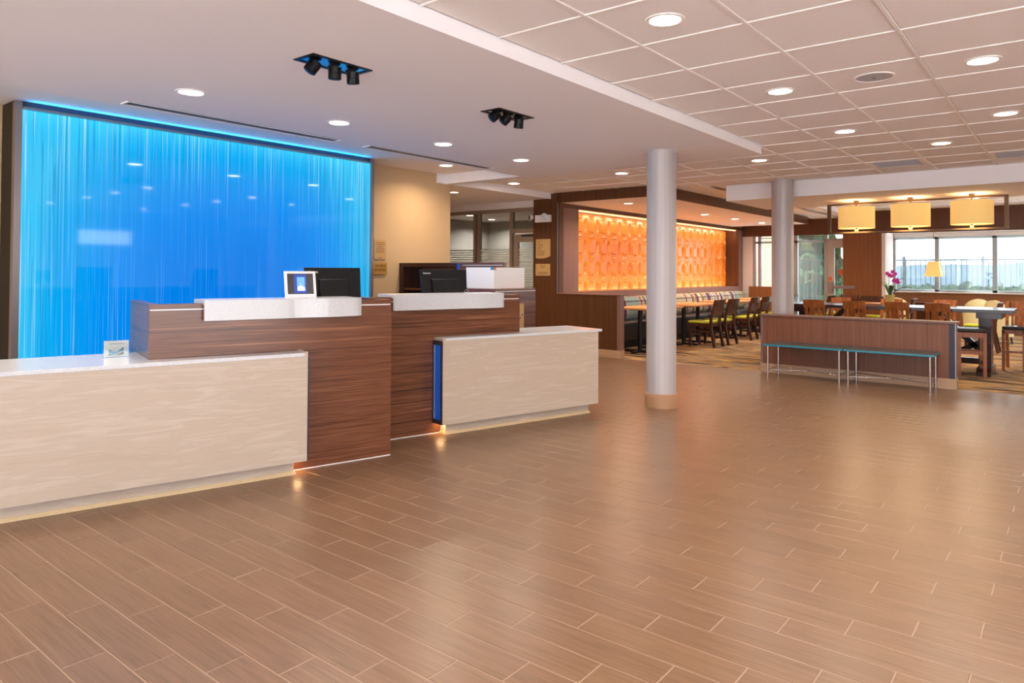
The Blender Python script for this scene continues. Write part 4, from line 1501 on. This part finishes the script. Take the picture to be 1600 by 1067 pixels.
def spot_plate(label, x, y, ang):
    t = thing('triple_spot_fitting', label, 'spotlight', (x, y, ZS), 0, 'black triple spot fittings')
    w2, l2 = .095, .215
    m = MB()
    m.box(-w2, w2, -l2, -l2 + .022, -.006, .002).box(-w2, w2, l2 - .022, l2, -.006, .002).box(-w2, -w2 + .022, -l2 + .022, l2 - .022, -.006, .002).box(w2 - .022, w2, -l2 + .022, l2 - .022, -.006, .002)
    m.build('rim', 'black_metal', t)
    B('recess_plate', 'chrome', -w2 + .022, w2 - .022, -l2 + .022, l2 - .022, -.002, .0015, t)
    for i, yy in enumerate((-.13, 0, .13)):
        h = MB()
        h.lathe([(.032, -.078), (.038, -.074), (.038, -.045), (.035, -.043), (.035, -.008), (.02, .0)], 20)
        hd = h.build('spot_head', 'black_plastic', t, smooth=True)
        hd.location = (0.01, yy, -.012)
        hd.rotation_euler = ang[i]
        for q in range(5):
            MB().lathe([(.0395, -.040 + q * .008), (.0395, -.037 + q * .008)], 20).build('cooling_fin', 'black_metal', hd)
        MB().bar((-.05, yy, -.002), (.05, yy, -.002), .012, .02).build('bracket', 'black_metal', t)


spot_plate('black triple spotlight fitting in the plaster ceiling, nearer the camera', -3.43, 2.59, [(-.5, .3, 0), (.05, .1, 0), (.15, .1, 0)])
spot_plate('black triple spotlight fitting in the plaster ceiling, farther from the camera', -3.44, 4.245, [(-.7, .5, 0), (-.55, .5, 0), (.1, .2, 0)])


def slot_diffuser(label, y0, y1):
    t = thing('linear_air_diffuser', label, 'air vent', (-5.42, y0, ZS), 0, 'linear ceiling diffusers')
    L_ = y1 - y0
    B('backing', 'dark_edge', -.055, .055, 0, L_, -.003, .001, t)
    for x in (-.055, -.024, .010, .051):
        B('blade', 'tee_metal' if x in (-.055, .051) else 'grey_plastic', x, x + .005, 0, L_, -.006, -.003, t)
    B('end_cap', 'tee_metal', -.055, .059, -.008, 0, -.009, .001, t)
    B('end_cap', 'tee_metal', -.055, .059, L_, L_ + .008, -.009, .001, t)


slot_diffuser('long slot air diffuser above the blue panel, nearer the photo\'s left edge', 2.24, 4.12)
slot_diffuser('long slot air diffuser in front of the beige wall', 4.49, 6.33)
t = thing('ceiling_speaker', 'round flush white ceiling speaker in the tile ceiling', 'speaker', (-1.04, 5.165, ZC))
MB().lathe([(.125, .001), (.125, -.004), (.112, -.006), (.110, .001)], 32, caps=False).build('rim', 'tee_metal', t, smooth=True)
MB().lathe([(.110, .0), (.110, -.0035), (.05, -.006)], 32).build('grille', 'paper_grey', t, smooth=True)
MB().lathe([(.008, -.006), (.008, -.010)], 10).build('stud', 'grey_plastic', t)

# ------------------------------------------------------------------ wall plaques, emergency light
random.seed(3)


def word_bars(parent, rows, width, z_top, pitch, h, y_off, axis, align='c'):
    """rows of short dark strokes standing for lettering too small to read"""
    for r, fill in enumerate(rows):
        if not fill:
            continue
        z = z_top - r * pitch
        Lr = width * fill
        u = -Lr / 2 if align == 'c' else -width / 2
        end = u + Lr
        m = MB()
        while u < end - .004:
            l = min(random.uniform(.012, .035), end - u)
            if axis == 'y':
                m.box(y_off, y_off + .0008, u, u + l, z - h / 2, z + h / 2)
            else:
                m.box(u, u + l, y_off - .0008, y_off, z - h / 2, z + h / 2)
            u += l + .006
        m.build('lettering', 'engraving', parent)


t = thing('wall_plaque', 'upright tan plaque with six engraved lines on the beige wall', 'sign', (XW + .001, 5.975, 1.62))
B('plate', 'brass_plaque', 0, .02, -.10, .10, -.125, .125, t, bevel=.002)
word_bars(t, [.75, .9, .55, .8, .75, .9, 0, 0, .3], .17, .085, .024, .008, .0202, 'y')
t = thing('no_pets_plaque', 'golden plaque reading NO PETS IN HOTEL on the beige wall', 'sign', (XW + .001, 5.978, 1.375))
B('plate', 'gold_plaque', 0, .02, -.112, .112, -.078, .078, t, bevel=.002)
text('NO PETS', .042, 'engraving', 'lettering', t, (.0205, 0, .032), (PI / 2, 0, PI / 2))
text('IN HOTEL', .042, 'engraving', 'lettering', t, (.0205, 0, -.018), (PI / 2, 0, PI / 2))
B('lower_rule', 'brass_plaque', .02, .022, -.105, .105, -.062, -.055, t)
t = thing('direction_sign', 'tan sign with a curved lower edge on the dark brown wall', 'sign', (-7.03, YN - .001, 1.725))
pts = [(.15, .17), (-.15, .17), (-.15, -.15)] + [(-.15 + .30 * i / 12, -.15 - .022 * math.sin(PI * i / 12 * .6) + .055 * (i / 12) ** 2.2) for i in range(1, 13)]
n = len(pts)
MB().add([(x, -.012, z) for x, z in pts] + [(x, 0, z) for x, z in pts], [tuple(range(n)), tuple(range(2 * n - 1, n - 1, -1))] + [(i, n + i, n + (i + 1) % n, (i + 1) % n) for i in range(n)]).build('plate', 'brass_plaque', t)
word_bars(t, [.4, .2, .45, .5, .4, .25, .65, .65, .55], .22, .135, .029, .009, -.0122, 'x', 'l')
t = thing('notice_plaque', 'rectangular tan plaque below the curved sign on the brown wall', 'sign', (-7.033, YN - .001, 1.377))
B('plate', 'brass_plaque', -.15, .15, -.012, 0, -.10, .10, t)
word_bars(t, [.45, .3, 0, 0, .85, .85], .26, .07, .028, .010, -.0122, 'x')
t = thing('emergency_light', 'white twin head emergency light high on the brown wall', 'emergency light', (-7.02, YN - .001, 2.245))
B('housing', 'white_plastic', -.15, .16, -.06, 0, -.065, .055, t, bevel=.006)
for x, a in ((-.19, -.6), (.07, .35)):
    h = MB().lathe([(.03, 0), (.055, .05), (.058, .065)], 20).build('lamp_head', 'white_plastic', t, smooth=True)
    h.location = (x, -.06, .02)
    h.rotation_euler = (PI / 2, 0, a)
    MB().lathe([(.05, .066), (.045, .068)], 20).build('lens', 'chrome', h)
